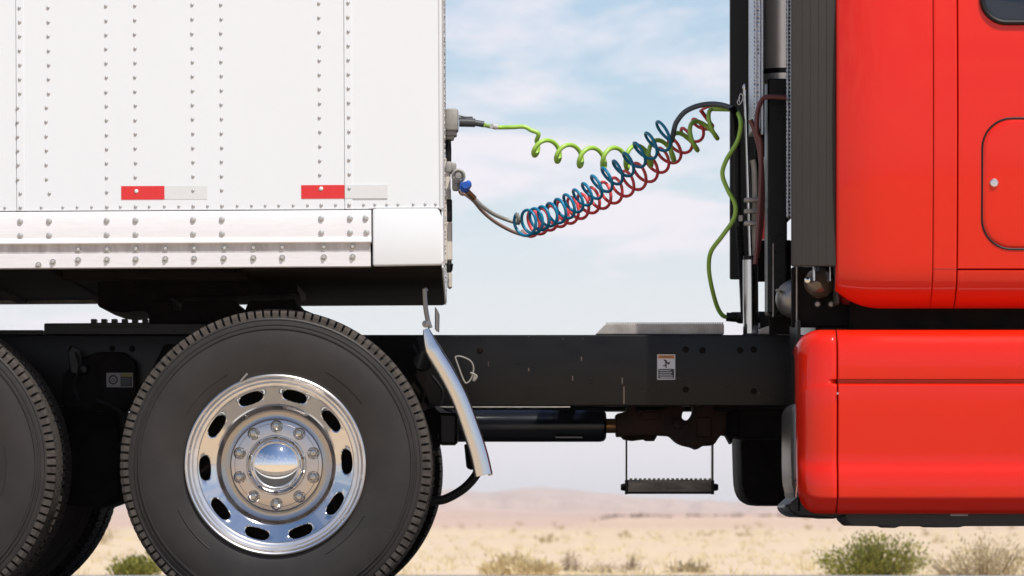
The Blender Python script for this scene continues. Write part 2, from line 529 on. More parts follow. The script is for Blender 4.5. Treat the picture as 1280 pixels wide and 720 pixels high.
def make_ground():
    # bearings: fine inside the picture, coarse all round
    pxs = [-150 + 3.2 * i for i in range(int(1600 / 3.2) + 1)]
    fine = [math.atan((p - 640) / (SC * D)) for p in pxs]
    a0, a1 = fine[0], fine[-1]
    rest = []
    n = 90
    for i in range(1, n):
        t = i / n
        rest.append(a1 + (2 * PI - (a1 - a0)) * t)
    angs = fine + rest
    ds = [0.0] + [3 + 5 * i for i in range(5)] + [28 * (9000 / 28) ** (i / 130) for i in range(131)] + [14000, 26000]
    m = MB(); vs_ = []; fs = []
    for a in angs:
        for d in ds:
            x = math.sin(a) * d; y = -D + math.cos(a) * d
            if d < 26: z = -.10
            else:
                if -1.2 < a < 1.2: px = 640 + SC * D * math.tan(a)
                else: px = 640 + SC * D * (2.57 + abs(a) - 1.2) * (1 if a > 0 else -1)
                px = max(-6000, min(6000, px))
                if a in fine: z = land(px, d / math.cos(a) if False else d)
                else:
                    z = land(px, d)
                if d < 40: z = -.10 + (z + .10) * (d - 26) / 14
            vs_.append((x, y, z))
    k = len(ds); n = len(angs)
    for i in range(n):
        j = (i + 1) % n
        for q in range(k - 1):
            if q == 0: fs.append((i * k, j * k + 1, i * k + 1))
            else: fs.append((i * k + q, j * k + q, j * k + q + 1, i * k + q + 1))
    m.add(vs_, fs)
    o = m.build('ground', M['sand'], recalc=False, angle=180)
    # merge centre
    bm = bmesh.new(); bm.from_mesh(o.data)
    bmesh.ops.remove_doubles(bm, verts=bm.verts, dist=1e-4)
    bmesh.ops.recalc_face_normals(bm, faces=bm.faces)
    if sum(f.normal.z for f in bm.faces) < 0: bmesh.ops.reverse_faces(bm, faces=bm.faces)
    bm.to_mesh(o.data); bm.free()
    tag(o, kind='structure')
make_ground()
# road the rig stands on: asphalt from the camera-side edge line to the far gravel shoulder
RY0, RY1 = -.55, 13.2
m = MB(); m.box(-900, 900, RY0, RY1, -.25, 0); tag(m.build('road', M['asphalt'], smooth=False), kind='structure')
m = MB(); m.box(-900, 900, RY0 + .10, RY0 + .22, .001, .004); tag(m.build('road_line', M['line'], smooth=False), kind='structure')
m = MB(); m.box(-900, 900, RY1 - .75, RY1 - .63, .001, .004); tag(m.build('road_line', M['line'], smooth=False), kind='structure')
m = MB(); m.prism([(0, 0)] * 0 or [(-900, -.3), (900, -.3), (900, -.012), (-900, -.012)], RY1 + .002, RY1 + .9); tag(m.build('road_shoulder', M['gravel'], smooth=False), kind='structure')
m = MB(); m.prism([(-900, -.3), (900, -.3), (900, -.012), (-900, -.012)], RY0 - .5, RY0 - .002); tag(m.build('road_shoulder', M['gravel'], smooth=False), kind='structure')

# ================================================================== TRAILER
trailer = empty('semi_trailer', P(465, 332, 0) + Vector((0, 1.295, 0)))
tag(trailer, 'white riveted box trailer with red and silver reflective tape above its aluminium rail', 'trailer')
TP = trailer.location.copy()
TR = lambda mb: mb            # trailer shapes are written in world space, moved under the Empty at the end
trailer_parts = []
def tpart(mb, name, mats, parent=None, **kw):
    o = mb.build(name, mats, None, **kw)
    if parent is None:
        trailer_parts.append(o); o.parent = trailer; o.matrix_parent_inverse = Matrix.Translation(-TP)
    else: o.parent = parent
    return o
XF = X(554)             # front of the trailer
TW = 2.59
ZB = Z(332)
# side skins, each lapped over the next; seams at columns 22 and 432
def skin(px0, px1, y):
    m = MB(); m.pbox(px0, px1, -560, 261.5, y, y + .012, .0025, 1); return m
for i, (a, b, y) in enumerate([(-1610, -1201, .0), (-1200, -791, .0), (-790, -388, .0), (-387, 21.4, .0), (22, 431.6, .0), (432.2, 552, .0)]):
    tpart(skin(a, b, y), 'side_panel', M['white'])
for a in (22, 432, -388):     # lap edges
    m = MB(); m.pbox(a - .5, a + 9, -560, 261.2, -.0022, .001, .001, 1)
    tpart(m, 'panel_lap', M['white'])
m = MB(); m.box(X(-1610), X(552), .014, TW, Z(261), Z(-560), .004, 1); tpart(m, 'box_body', M['white'])
# front wall sheet and its corner post
m = MB(); m.prism([(X(552.3), .0)] * 0 or [(X(552.3), Z(335)), (X(554.2), Z(335)), (X(554.2), Z(-560)), (X(552.3), Z(-560))], .004, TW - .004)
tpart(m, 'front_wall', M['white2'])
m = MB()
m.pbox(549.5, 553.6, -560, 262, -.004, .03, .004, 2)
tpart(m, 'corner_post', M['white2'])
m = MB()
m.box(X(554.3), X(556), .03, .10, ZB, Z(-560), .0015, 1)
m.box(X(554.3), X(555.2), .35, .40, ZB, Z(-560), .001, 1)
m.box(X(554.3), X(555.2), TW - .12, TW - .02, ZB, Z(-560), .001, 1)
tpart(m, 'corner_trim', M['alu_dirty_shade'])
m = MB()
for k in range(60):
    for yy in (.045, .085):
        p = Vector((X(556.1), yy, Z(324 - k * 9)))
        m.lathe([(.0045, 0), (.0035, .0025), (.0, .0035)], p, 'x', 8)
for k in range(40):
    for yy in (.375, 1.0, 1.3, 1.6, 2.2):
        m.lathe([(.006, 0), (.0045, .003), (.0, .004)], (X(555.3) if yy < .4 else X(554.3), yy, Z(320 - k * 17.8)), 'x', 8)
o = tpart(m, 'rivet_rows', M['rivet']); o['kind'] = 'stuff'
# side rivets
def dome(m, px, py, r, y=0.0, h=None, n=10):
    h = h or r * .75
    x, z = X(px), Z(py)
    m.lathe([(r, 0), (r * .93, -h * .45), (r * .65, -h * .85), (r * .25, -h), (0, -h)], (x, y, z), 'y', n, cap=False)
m = MB()
rr = .0058
cols = [(26.2, 7.5), (62, 7.5), (134, 6), (170, 5.5), (241.8, 5), (277.8, 4.8), (400.5, 4), (437, 3.5)]
for cx, y0 in cols:
    for k in range(-14, 14):
        y = y0 + 17.85 * k
        if y > 247: continue
        jx = random.uniform(-.35, .35)
        if cx < 63 and 130 < y < 225: jx -= 3.2
        onlap = cx in (437, 26.2)
        dome(m, cx + jx, y + random.uniform(-.3, .3), rr, -.0024 if onlap else .0)
for cx, y0 in [(-85, 7), (-49, 7), (-230, 7), (-266, 7), (-380, 7)]:
    for k in range(-14, 14):
        dome(m, cx, y0 + 17.85 * k, rr, 0)
brow = [6.5, 26, 52, 79, 97, 115, 134, 151, 170, 187, 206, 224, 242, 260, 278, 297, 315, 332, 349, 367, 385, 402, 420, 437, 455, 469, 484, 498, 517, 532, 545]
for x in brow + [-12 - 18 * k for k in range(40)]:
    big = min(abs(x - c[0]) for c in cols) < 3
    dome(m, x, 257.2 - x * .003, .0062 if big else .0050, -.0024 if (432 <= x <= 441 or 22 <= x <= 31) else 0)
o = tpart(m, 'rivet', M['rivet']); o['kind'] = 'stuff'
# reflective tape
for a, b, c in [(152, 206, 259.5), (377, 431.4, 485), (-73, -19, 35 - 54)]:
    m = MB(); m.pbox(a, b, 231, 248, -.0012, .0, 0); t1 = tpart(m, 'reflector_tape', M['tape_red'], smooth=False); t1['label'] = 'red strip of reflective tape'
    if c > 0:
        m = MB(); m.pbox(b + .1, c, 231, 247.8, -.0010 if b < 400 else -.0034, .0, 0); t2 = tpart(m, 'reflector_tape', M['tape_white'], smooth=False); t2['label'] = 'silver strip of reflective tape'
m = MB()
for x, y in [(171, 237.5), (402, 235.5)]:
    dome(m, x, y, .0068, -.0012, .004)
tpart(m, 'tape_rivet', M['white2'])
# bottom rail : upper band, rounded ledge, groove, lower flange
m = MB()
prof = [(262.5, .004), (262.8, -.006), (264.5, -.008), (296, -.008), (297.5, -.012), (300, -.017), (302.5, -.017), (303.6, -.012), (303.6, .012), (304.2, .02), (304.6, .012)]
def extrude_x(m, prof, px0, px1):
    n = len(prof); vs_ = []
    for px in (px0, px1):
        for py, y in prof: vs_.append((X(px), y, Z(py)))
    fs = [(i, i + 1, n + i + 1, n + i) for i in range(n - 1)]
    fs += [list(range(n)), [n + i for i in range(n)]]
    m.add(vs_, fs)
extrude_x(m, prof, -1610, 464.5)
tpart(m, 'rail_band', M['alu'], angle=40)
m = MB(); extrude_x(m, [(303.2, .008), (303.2, -.002), (315.4, -.002), (315.4, .008)], -1610, 463.2); tpart(m, 'rail_groove', M['alu_dirty_shade'])  # darker colour stands in for the shadow under the ledge
m = MB(); extrude_x(m, [(315.2, .006), (315.2, -.0085), (332.6, -.0085), (333.2, -.006), (333.2, .05), (330, .05)], -1610, 463.4); tpart(m, 'rail_flange', M['alu'], angle=25)
# round-head rail bolts (two rows) and washer bolts
def bolt_mesh():
    m = MB(); m.lathe([(.0095, 0), (.0098, -.0015), (.008, -.005), (.004, -.0066), (0, -.007)], (0, 0, 0), 'y', 14, cap=False); return m
b0 = None
for (xs, y0) in (([26, 62, 134, 170, 242, 278, 402, 438, 457.5, -49, -85], 274.5), ([26, 62, 134, 170, 242, 278, 402, 438, 458.5, -49, -85], 292.3)):
    for x in xs:
        loc = Vector((X(x), -.008, Z(y0 - (x - 26) * .004)))
        if b0 is None: b0 = tpart(bolt_mesh(), 'bolt', M['rivet']); ob = b0
        else:
            ob = b0.copy(); C.objects.link(ob)
        ob.location = loc
def wbolt_mesh():
    m = MB(); m.lathe([(.0105, 0), (.0105, -.003), (.0085, -.0032), (.0075, -.0014), (.006, -.0014), (.006, -.0075), (.0045, -.009), (0, -.009)], (0, 0, 0), 'y', 14, cap=False); return m
w0 = None
for (xs, y0, yd) in (([98, 134, 170, 207, 243, 281, 317, 353, 405, 441, -10, 26 - 72], 310.3, -.002), ([98, 134, 170, 207, 243, 280, 317, 353, 405, 441, 66.5, 48.5, -10, -46], 323.2, -.0085)):
    for x in xs:
        yy = y0 - (x - 98) * .006
        if x == 66.5: yy = 325.4
        if x == 48.5: yy = 329.2
        if w0 is None: w0 = tpart(wbolt_mesh(), 'washer_bolt', M['bolt']); ob = w0
        else:
            ob = w0.copy(); C.objects.link(ob)
        ob.location = Vector((X(x), yd, Z(yy)))
# smooth white front corner block
m = MB()
m.pprism([(466, 262), (470, 260.5), (546, 260.8), (549.5, 263), (552.5, 272), (554.5, 290), (554.5, 327), (552.5, 331.5), (466, 332.3)], -.006, .16, .006, 3)
tpart(m, 'corner_block', M['white2'])
m = MB(); m.pbox(462, 556, 258.9, 260.0, -.0035, .02, .0015, 1); tpart(m, 'skin_edge', M['white'])
# underside: sheet, cross members, front coupler plate
m = MB(); m.box(X(-1610), X(552), .06, TW - .06, Z(326), Z(300)); tpart(m, 'floor_underside', M['underside'], smooth=False)
m = MB(); m.box(X(-1610), X(460), TW - .05, TW, ZB + .002, Z(262), .004, 1); tpart(m, 'far_rail', M['alu_dirty_shade'])
m = MB(); m.box(X(300), X(553), .035, TW - .03, ZB - .012, ZB + .028, .012, 3); tpart(m, 'coupler_plate', M['underside'])
for k in range(13):
    px = 270 - k * 118
    m = MB(); m.box(X(px), X(px + 16), .06, TW - .06, ZB + .004, ZB + .10, .004, 1); tpart(m, 'cross_member', M['underside'])
m = MB()
m.box(X(60), X(300), .45, .53, ZB - .02, ZB + .09, .006, 1); m.box(X(60), X(300), TW - .53, TW - .45, ZB - .02, ZB + .09, .006, 1)
tpart(m, 'coupler_beam', M['underside'])
# socket box, hose brackets and conduits on the front wall
m = MB(); m.box(X(558, 1.05), X(574, 1.05), 1.0, 1.12, Z(165, 1.05), Z(137.5, 1.05), .008, 2)
m.box(X(558.5, 1.05), X(572, 1.05), 1.01, 1.11, Z(171, 1.05), Z(164, 1.05), .006, 2)
m.box(X(558.5, 1.05), X(568.5, 1.05), 1.02, 1.10, Z(175.5, 1.05), Z(170, 1.05), .006, 2)
m.box(X(556.0, 1.05), X(558.4, 1.05), .97, 1.15, Z(178, 1.05), Z(134, 1.05), .002, 1)
tpart(m, 'electrical_socket', M['greybox'])
m = MB(); m.tube([P(561, 175, 1.05), P(561.5, 190, 1.05), P(561.2, 205, 1.05)], .011, 10); m.pbox(558.3, 565.5, 249, 277, 1.05, 1.12, .004, 1)
tpart(m, 'conduit', M['blackrubber'])
m = MB(); m.pbox(558, 565.5, 202, 216, 1.02, 1.12, .006, 2); m.pbox(564, 571, 203.5, 214, 1.02, 1.08, .006, 2); m.pbox(557.5, 564, 235, 249.5, 1.03, 1.12, .004, 2)
tpart(m, 'hose_bracket', M['greybox'])
m = MB(); m.pbox(557, 563.5, 214, 238, 1.03, 1.12, .004, 1); m.pbox(558, 565.5, 277.5, 326, 1.05, 1.1, .004, 1); m.pbox(559, 565, 340, 361, 1.05, 1.1, .006, 1)
tpart(m, 'conduit', M['beige'])
m = MB(); m.pbox(558.5, 564.5, 326, 341, 1.05, 1.1, .003, 1); m.tube([P(561, 330, 1.04), P(565, 331, 1.0), P(564, 338, 1.03)], .005, 8); tpart(m, 'conduit_clip', M['blackrubber'])
# the front wall runs back very slightly askew to the side (near corner foremost)
for o in [o for o in bpy.data.objects if o.type == 'MESH']:
    if o.name.split('.')[0] in ('front_wall', 'corner_trim', 'rivet_rows', 'box_body', 'coupler_plate', 'floor_underside'):
        for v in o.data.vertices:
            if v.co.x > X(535): v.co.x -= .0108 * max(v.co.y - .03, 0)
m = MB(); m.pbox(552.5, 557, 130, 182, .98, 1.16, .002, 1); tpart(m, 'socket_bracket', M['alu_dirty_shade'])
m = MB(); m.pbox(552.5, 559, 198, 330, 1.04, 1.10, .002, 1); tpart(m, 'conduit_bracket', M['beige'])
trailer.rotation_euler = (0, R(-.30), 0)

# ================================================================== TRUCK
truck = empty('semi_truck', (X(640), 1.295, 0))
tag(truck, 'red semi truck with black chassis rails and polished drive wheels towing the white trailer', 'truck')
TI = Matrix.Translation(-truck.location)
def part(mb, name, mats, parent=None, **kw):
    o = mb.build(name, mats, None, **kw)
    if parent is None: parent = truck
    o.parent = parent
    if parent is truck: o.matrix_parent_inverse = TI
    return o

# ---- wheels (axis along y, outer face at local y = 0 looking to -y)
TRD = .517
def tyre_mesh():
    m = MB()
    prof = [(.287, .030), (.292, .018), (.300, .012), (.318, .006), (.345, .0005), (.375, -.003), (.405, -.003), (.43, .000), (.447, .004),
            (.449, .0005), (.4535, .001), (.456, .0065), (.461, .0078), (.4625, .0055), (.466, .006), (.468, .0105), (.478, .0125), (.480, .0105), (.485, .0115), (.488, .016), (.493, .024), (.495, .045), (.496, .14),
            (.495, .235), (.493, .256), (.487, .263), (.45, .275), (.405, .283), (.345, .279), (.300, .268), (.287, .25)]
    m.lathe(prof, (0, 0, 0), 'y', 96, cap=False)
    # raised moulding: two arcs and short bars (maker's ribs)
    for a0, a1, r in ((35, 62, .352), (205, 232, .352), (118, 150, .338), (300, 330, .338)):
        pts = []
        for q in range(14):
            a = R(a0 + (a1 - a0) * q / 13); pts.append((r * math.cos(a), .0002 - (.0012 if r > .345 else -.0015), r * math.sin(a)))
        m.tube(pts, .0022, 5)
    for a in (150, 330):
        aa = R(a); m.tube([(.33 * math.cos(aa), .0035, .33 * math.sin(aa)), (.44 * math.cos(aa), .0015, .44 * math.sin(aa))], .0014, 5)
    return m
def tread_mesh():
    m = MB()
    NL = 116
    for k in range(NL):
        for row in range(5):
            ph = (k + (.5 if row in (1, 3) else 0)) * 2 * PI / NL
            w = 2 * PI / NL * (.36 if row in (0, 4) else .40)
            if row == 0: prof = [(.486, .013), (.503, .0135), (.514, .021), (TRD, .066), (.488, .066)]
            elif row == 4: prof = [(.488, .214), (TRD, .214), (.515, .260), (.505, .269), (.478, .274)]
            else:
                c = .14 + (row - 2) * .047
                prof = [(.488, c - .019), (TRD, c - .019), (TRD, c + .019), (.488, c + .019)]
            a, b = ph - w, ph + w
            n = len(prof)
            vs_ = [(r * math.cos(t), y, r * math.sin(t)) for t in (a, b) for r, y in prof]
            fs = [(i, (i + 1) % n, n + (i + 1) % n, n + i) for i in range(n)] + [list(range(n)), [n + i for i in range(n)]]
            m.add(vs_, fs)
    return m
def rim_mesh():
    m = MB()
    # outer flange and steps
    m.mi = 3
    m.lathe([(.288, .030), (.297, .020), (.2995, .008), (.2985, .001), (.2945, -.002), (.290, .000), (.2865, .006), (.282, .012), (.277, .0135), (.2745, .0165),
             (.2735, .024), (.2700, .0275), (.2640, .0285), (.2600, .0305), (.2575, .0345)], (0, 0, 0), 'y', 120, cap=False)
    m.mi = 0
    # ring with ten hand holes: cone that deepens towards the centre
    r0, r1 = .2575, .203
    def yy(r): return .0345 + (r0 - r) / (r0 - r1) * .024
    NP = 40
    hc, ha, hb = .2355, .0415, .0185          # hole centre radius, tangential and radial half axes
    for k in range(10):
        ac = R(74.6 + 36 * k)
        rings = []
        for s in (1.0, .55, .12, 0.0, -1):
            ring = []
            for q in range(NP):
                t = 2 * PI * q / NP
                ct, st = math.cos(t), math.sin(t)
                # hole outline (superellipse), u = tangential, v = radial
                e = 2 / 2.5
                hu = ha * math.copysign(abs(ct) ** e, ct); hv = hb * math.copysign(abs(st) ** e, st)
                # sector outline in (angle, r)
                A = R(18); hr1 = r0 - hc; hr0 = hc - r1
                du = ct * 1.0; dv = st * 1.0
                lim = min(1 / abs(du) if abs(du) > 1e-6 else 1e9, 1 / abs(dv) if abs(dv) > 1e-6 else 1e9)
                su = du * lim * A; sv = dv * lim * (hr1 if dv > 0 else hr0)
                sr = hc + sv
                hang = hu / (hc + hv * .5)
                hr = hc + hv
                ss = max(s, 0)
                ang = ac + hang * (1 - ss) + su * ss
                r = hr * (1 - ss) + sr * ss
                y = yy(r)
                if s == .12: y += .0
                if s == 0.0: y += .0025
                if s == -1: y += .022
                ring.append((r * math.cos(ang), y, r * math.sin(ang)))
            rings.append(ring)
        vs_ = [p for ring in rings for p in ring]
        fs = []
        for a in range(len(rings) - 1):
            for q in range(NP):
                w = (q + 1) % NP
                fs.append((a * NP + q, a * NP + w, (a + 1) * NP + w, (a + 1) * NP + q))
        m.add(vs_, fs)
    # inner dish and hub face
    m.lathe([(.203, .0585), (.1985, .0612), (.1965, .065)], (0, 0, 0), 'y', 120, cap=False)
    m.mi = 2
    m.lathe([(.1965, .065), (.1925, .080), (.184, .092), (.172, .097), (.158, .0965), (.1535, .094)], (0, 0, 0), 'y', 120, cap=False)
    m.mi = 1
    m.lathe([(.1535, .094), (.1505, .0895), (.147, .088), (.098, .088), (.09, .088)], (0, 0, 0), 'y', 120, cap=False)
    # thin turned line on the hub face
    m.lathe([(.1395, .0882), (.1385, .0870), (.1375, .0882)], (0, 0, 0), 'y', 96, cap=False)
    return m
def barrel_mesh():
    m = MB()
    m.lathe([(.286, .03), (.272, .06), (.262, .10), (.262, .24), (.285, .262)], (0, 0, 0), 'y', 48, cap=False)
    m.lathe([(.262, .13), (.0, .13)], (0, 0, 0), 'y', 48, cap=False)
    return m
def make_wheel(full=True):
    w = MB.build(rim_mesh(), 'wheel', [M['chrome'], M['hubface'], M['dish'], M['chrome_sat']], None, angle=28)
    t = tyre_mesh().build('tyre', M['rubber'], w, angle=50)
    tr = tread_mesh().build('tread', M['tread'], w, angle=30); tr['kind'] = 'stuff'
    barrel_mesh().build('wheel_barrel', M['grime_shade'], w)
    if full:
        m = MB()
        m.lathe([(.0985, .0875), (.1, .070), (.0995, .062), (.097, .0585), (.0945, .058)], (0, 0, 0), 'y', 64, cap=False)
        m.build('hub_ring', M['chrome_sat'], w)
        m = MB()
        pr = []
        Rc = .108
        for q in range(15):
            th = R(62) * (1 - q / 14)
            pr.append((Rc * math.sin(th), -.004 + Rc * (1 - math.cos(th))))
        m.lathe(pr, (0, 0, 0), 'y', 64, cap=False)
        m.build('hub_cap', M['hubcap'], w, angle=80)
        nut = None
        for k in range(10):
            a = R(90 + 36 * k)
            loc = (.129 * math.cos(a), .088, .129 * math.sin(a))
            if nut is None:
                m = MB()
                m.lathe([(.0205, 0), (.0205, -.003), (.018, -.005)], (0, 0, 0), 'y', 20, cap=False)
                m.lathe([(.0165, -.004), (.0165, -.021), (.0145, -.0235)], (0, 0, 0), 'y', 6, cap=True)
                m.lathe([(.0115, -.0235), (.0115, -.034), (.009, -.038), (0, -.039)], (0, 0, 0), 'y', 16, cap=False)
                nut = m.build('lug_nut', M['nut'], w, angle=30); nut.location = loc
            else:
                n_ = nut.copy(); C.objects.link(n_); n_.location = loc; n_.parent = w
            # turn each nut a little differently
            (nut if k == 0 else n_).rotation_euler = (0, random.uniform(0, 1), 0)
        m = MB()
        a = R(112)
        m.tube([(.262 * math.cos(a), .05, .262 * math.sin(a)), (.30 * math.cos(R(112)), .0, .30 * math.sin(R(112))), (.314 * math.cos(R(107)), -.008, .314 * math.sin(R(107)))], .004, 8)
        m.build('valve_stem', M['dull_steel'], w)
        # balance weights clipped on the rim
        m = MB()
        for a in (R(172), R(352)):
            m.box(.285 * math.cos(a) - .003, .285 * math.cos(a) + .003, .004, .008, .285 * math.sin(a) - .006, .285 * math.sin(a) + .006, .001, 1)
        m.build('balance_weight', M['dull_steel'], w)
    return w
def copy_wheel(w, loc, rz=0, ry=0):
    c = w.copy(); C.objects.link(c); c.location = loc; c.rotation_euler = (0, ry, rz)
    for ch in w.children:
        d = ch.copy(); C.objects.link(d); d.parent = c
    return c
ZA = Z(581, .05)
YO = .05
wA = make_wheel(True)
wA.parent = truck; wA.matrix_parent_inverse = TI
wA.location = (X(344, YO), YO, ZA)
wI = make_wheel(False)
wI.parent = truck; wI.matrix_parent_inverse = TI
XW1, XW2 = X(344, YO), X(-126, YO)
wI.location = (XW1, .655, ZA); wI.rotation_euler = (0, .4, PI)
copy_wheel(wA, (XW2, YO, ZA), 0, .9)
copy_wheel(wI, (XW2, .655, ZA), PI, 1.3)
for xw, a in ((XW1, .3), (XW2, 1.1)):
    for c in (copy_wheel(wI, (xw, 1.935, ZA), 0, a), copy_wheel(wA, (xw, 2.54, ZA), PI, a)):
        for ch in c.children:
            if ch.name.startswith('tread'):
                ch.material_slots[0].link = 'OBJECT'; ch.material_slots[0].material = M['grime_shade']  # far treads coloured near black to stand in for shade under the truck
# axles with differential humps
for xw in (XW1, XW2):
    m = MB()
    m.tube([(xw, .5, ZA), (xw, 2.1, ZA)], .075, 20)
    m.lathe([(0, -.2), (.12, -.19), (.2, -.1), (.21, .05), (.16, .17), (.09, .24), (.06, .3)], (xw, 1.3, ZA), 'x', 24)
    part(m, 'drive_axle', M['grime_shade'])
    for yy in (.78, 1.72):
        m = MB(); m.lathe([(.09, 0), (.125, .03), (.135, .09), (.125, .15), (.09, .19)], (xw - .28, yy + .0, ZA + .12), 'z', 24)
        part(m, 'air_bag', M['blackrubber'])
        m = MB(); m.box(xw - .45, xw + .3, yy - .05, yy + .05, ZA - .12, ZA - .05, .01, 1); m.box(xw - .06, xw + .06, yy - .06, yy + .06, ZA - .1, ZA + .12, .01, 1)
        part(m, 'suspension_arm', M['grime_shade'])

# ---- frame rails
YR = .86
rails = []
for y0, y1 in ((YR, YR + .09), (1.73 - .09 + .0, 1.73)):
    zt, zb = Z(418.5, YR), Z(507.5, YR)
    near = y0 == YR
    m = MB()
    t = .012
    ya, yb = (y0, y1)
    web0, web1 = (ya, ya + t) if near else (yb - t, yb)
    m.box(X(-420), 4.2, web0, web1, zb, zt, .0058, 3)
    if near:
        m.box(X(-420), 4.2, ya + t - .002, yb, zt - t, zt - .001, .003, 1); m.box(X(-420), 4.2, ya + t - .002, yb, zb + .001, zb + t, .003, 1)
    else:
        m.box(X(-420), 4.2, ya, yb - t + .002, zt - t, zt - .001, .003, 1); m.box(X(-420), 4.2, ya, yb - t + .002, zb + .001, zb + t, .003, 1)
    rails.append(part(m, 'frame_rail', M['black']))
rail = rails[0]
def sub(mb, name, mats, parent, **kw):
    o = mb.build(name, mats, None, **kw); o.parent = parent; o.matrix_parent_inverse = TI if False else Matrix.Identity(4)
    # parents under the truck keep an identity world matrix, so world coordinates stay valid
    return o
# top bolts, scratches and pads on the rail web
m0 = None
for px, py in [(857, 437), (878, 438), (925, 438), (942, 437), (857, 487), (942, 489), (90, 436), (140, 436), (165, 436), (600, 438), (520, 438)]:
    if m0 is None:
        m = MB(); m.lathe([(.011, 0), (.011, -.002), (.008, -.005), (0, -.0055)], (0, 0, 0), 'y', 12, cap=False)
        m0 = sub(m, 'rail_bolt', M['grime_shade'], rail); ob = m0
    else:
        ob = m0.copy(); C.objects.link(ob)
    ob.location = P(px, py, YR)
m = MB()
for px, py, h in [(726, 446, 5), (660, 460, 4), (715, 470, 6), (779, 483, 22), (777, 472, 8), (660, 420, 1.5), (703, 422.5, 1.5), (728, 422.5, 1.8), (610, 452, 6), (948, 490, 3)]:
    m.pbox(px, px + random.uniform(.8, 2.0), py, py + h, YR - .0012, YR, 0)
sub(m, 'rust_scratch', M['rust_light'], rail, smooth=False)
m = MB(); m.pbox(545, 713, 508.2, 509.6, YR - .004, YR + .01, .001, 1); sub(m, 'rail_edge_strip', M['dull_steel'], rail)
m = MB()
for px in (100, 250, 480, 700, 850, 960):
    m.box(X(px, 1.3), X(px + 22, 1.3), YR + .014, 1.73 - .014, Z(495, 1.3), Z(430, 1.3), .006, 1)
part(m, 'cross_beam', M['black'])
# rear rail step (thicker reinforced top, left)
m = MB(); m.pprism([(55, 418.8), (55, 404), (186, 403.5), (260, 404), (260, 418.8)], YR - .01, YR + .08, .004, 1)
m.pprism([(-430, 419), (-430, 412.5), (54, 412.5), (54, 419)], YR - .006, YR + .08, .003, 1); part(m, 'rail_reinforcement', M['black'])
m = MB()
for k in range(6):
    m.pbox(113.5 + 12.8 * k, 120.5 + 12.8 * k, 398.6, 404.5, YR + .0, YR + .05, .002, 1)
m.pbox(113, 187, 403.2, 409, YR - .004 - .01, YR + .05, .002, 1)
part(m, 'slide_rack', M['black'])
# fifth wheel
yf = .98
m = MB()
m.pprism([(122, 383), (140, 389.5), (158, 390.5), (166, 388.5), (182, 389), (187, 394), (187, 400), (212, 400), (212, 372), (300, 370), (372, 366), (372, 340), (122, 340)], yf, 1.62, .006, 1)
part(m, 'fifth_wheel_plate', M['grime_shade'])
m = MB()
m.pprism([(186, 420), (186, 399), (187.5, 376), (214.5, 376), (216, 388.6), (225, 388.6), (226.5, 384), (230, 376), (293.5, 376), (296.5, 383), (297, 388.6), (306.5, 388.6), (307.5, 384), (311, 376), (368, 374),
          (372, 384), (392, 392), (398, 398), (398, 420)], yf - .06, 1.6, .003, 1)
part(m, 'fifth_wheel_mount', M['grime_shade'])
# brackets behind the near tyre (dark clutter between rail and axle)
m = MB()
m.pprism([(78, 508), (78, 470), (95, 450), (122, 440), (155, 440), (170, 452), (172, 500), (160, 512), (120, 514)], .80, .855, .006, 1)
part(m, 'suspension_bracket', M['grime_shade'])
m = MB(); m.lathe([(0, -.004), (.012, -.002), (.02, .01), (.022, .03), (.022, .06)], (X(104, .77), .765, Z(462, .77)), 'y', 14); part(m, 'bracket_bushing', M['black'])
m = MB(); m.pprism([(66, 500), (66, 628), (120, 636), (148, 626), (153, 612), (151, 540), (147, 518), (140, 500)], 1.02, 1.6, .02, 2); part(m, 'dark_filler', M['grime_shade'])  # added block standing in for the darkness between the wheels
m = MB(); m.pprism([(84, 440), (90, 432), (100, 436), (104, 452), (98, 470), (88, 466)], .785, .80, .004, 1); part(m, 'height_valve', M['black'])
m = MB()
m.tube(ppath([(120, 500), (133, 505), (150, 515), (158, 535), (150, 560)], .78), .008, 8)
m.tube(ppath([(95, 440), (100, 460), (92, 480), (98, 500)], .78), .006, 8)
part(m, 'brake_hose', M['blackrubber'])
m = MB(); m.pprism([(168, 508), (205, 430), (520, 420), (535, 480), (540, 545), (510, 560), (180, 560)], .78, .84, .006, 1)
part(m, 'suspension_bracket', M['grime_shade'])
m = MB()
m.lathe([(.0, 0), (.03, .0), (.034, .01), (.034, .05), (.02, .06)], (X(528, .7), .66, Z(452, .7)), 'y', 14)
m.tube(ppath([(515, 432), (522, 447), (518, 470), (528, 490), (522, 510)], .74), .008, 8)
m.tube(ppath([(540, 470), (553, 488), (551, 505)], .74), .006, 8)
part(m, 'brake_hose', M['blackrubber'])
m = MB(); m.pprism([(530, 512), (552, 508), (568, 516), (570, 530), (556, 545), (548, 560), (538, 562), (530, 548)], .7, .8, .006, 1)
part(m, 'brake_chamber', M['grime_shade'])
m = MB(); m.pprism([(543, 508), (551, 508), (556, 513), (566, 516), (562, 518), (550, 516), (545, 512)], .665, .70, .003, 1)
m.pprism([(548, 541), (556, 539), (559, 545), (553, 549), (547, 547)], .665, .70, .003, 1)
part(m, 'air_fitting', M['dull_steel'])

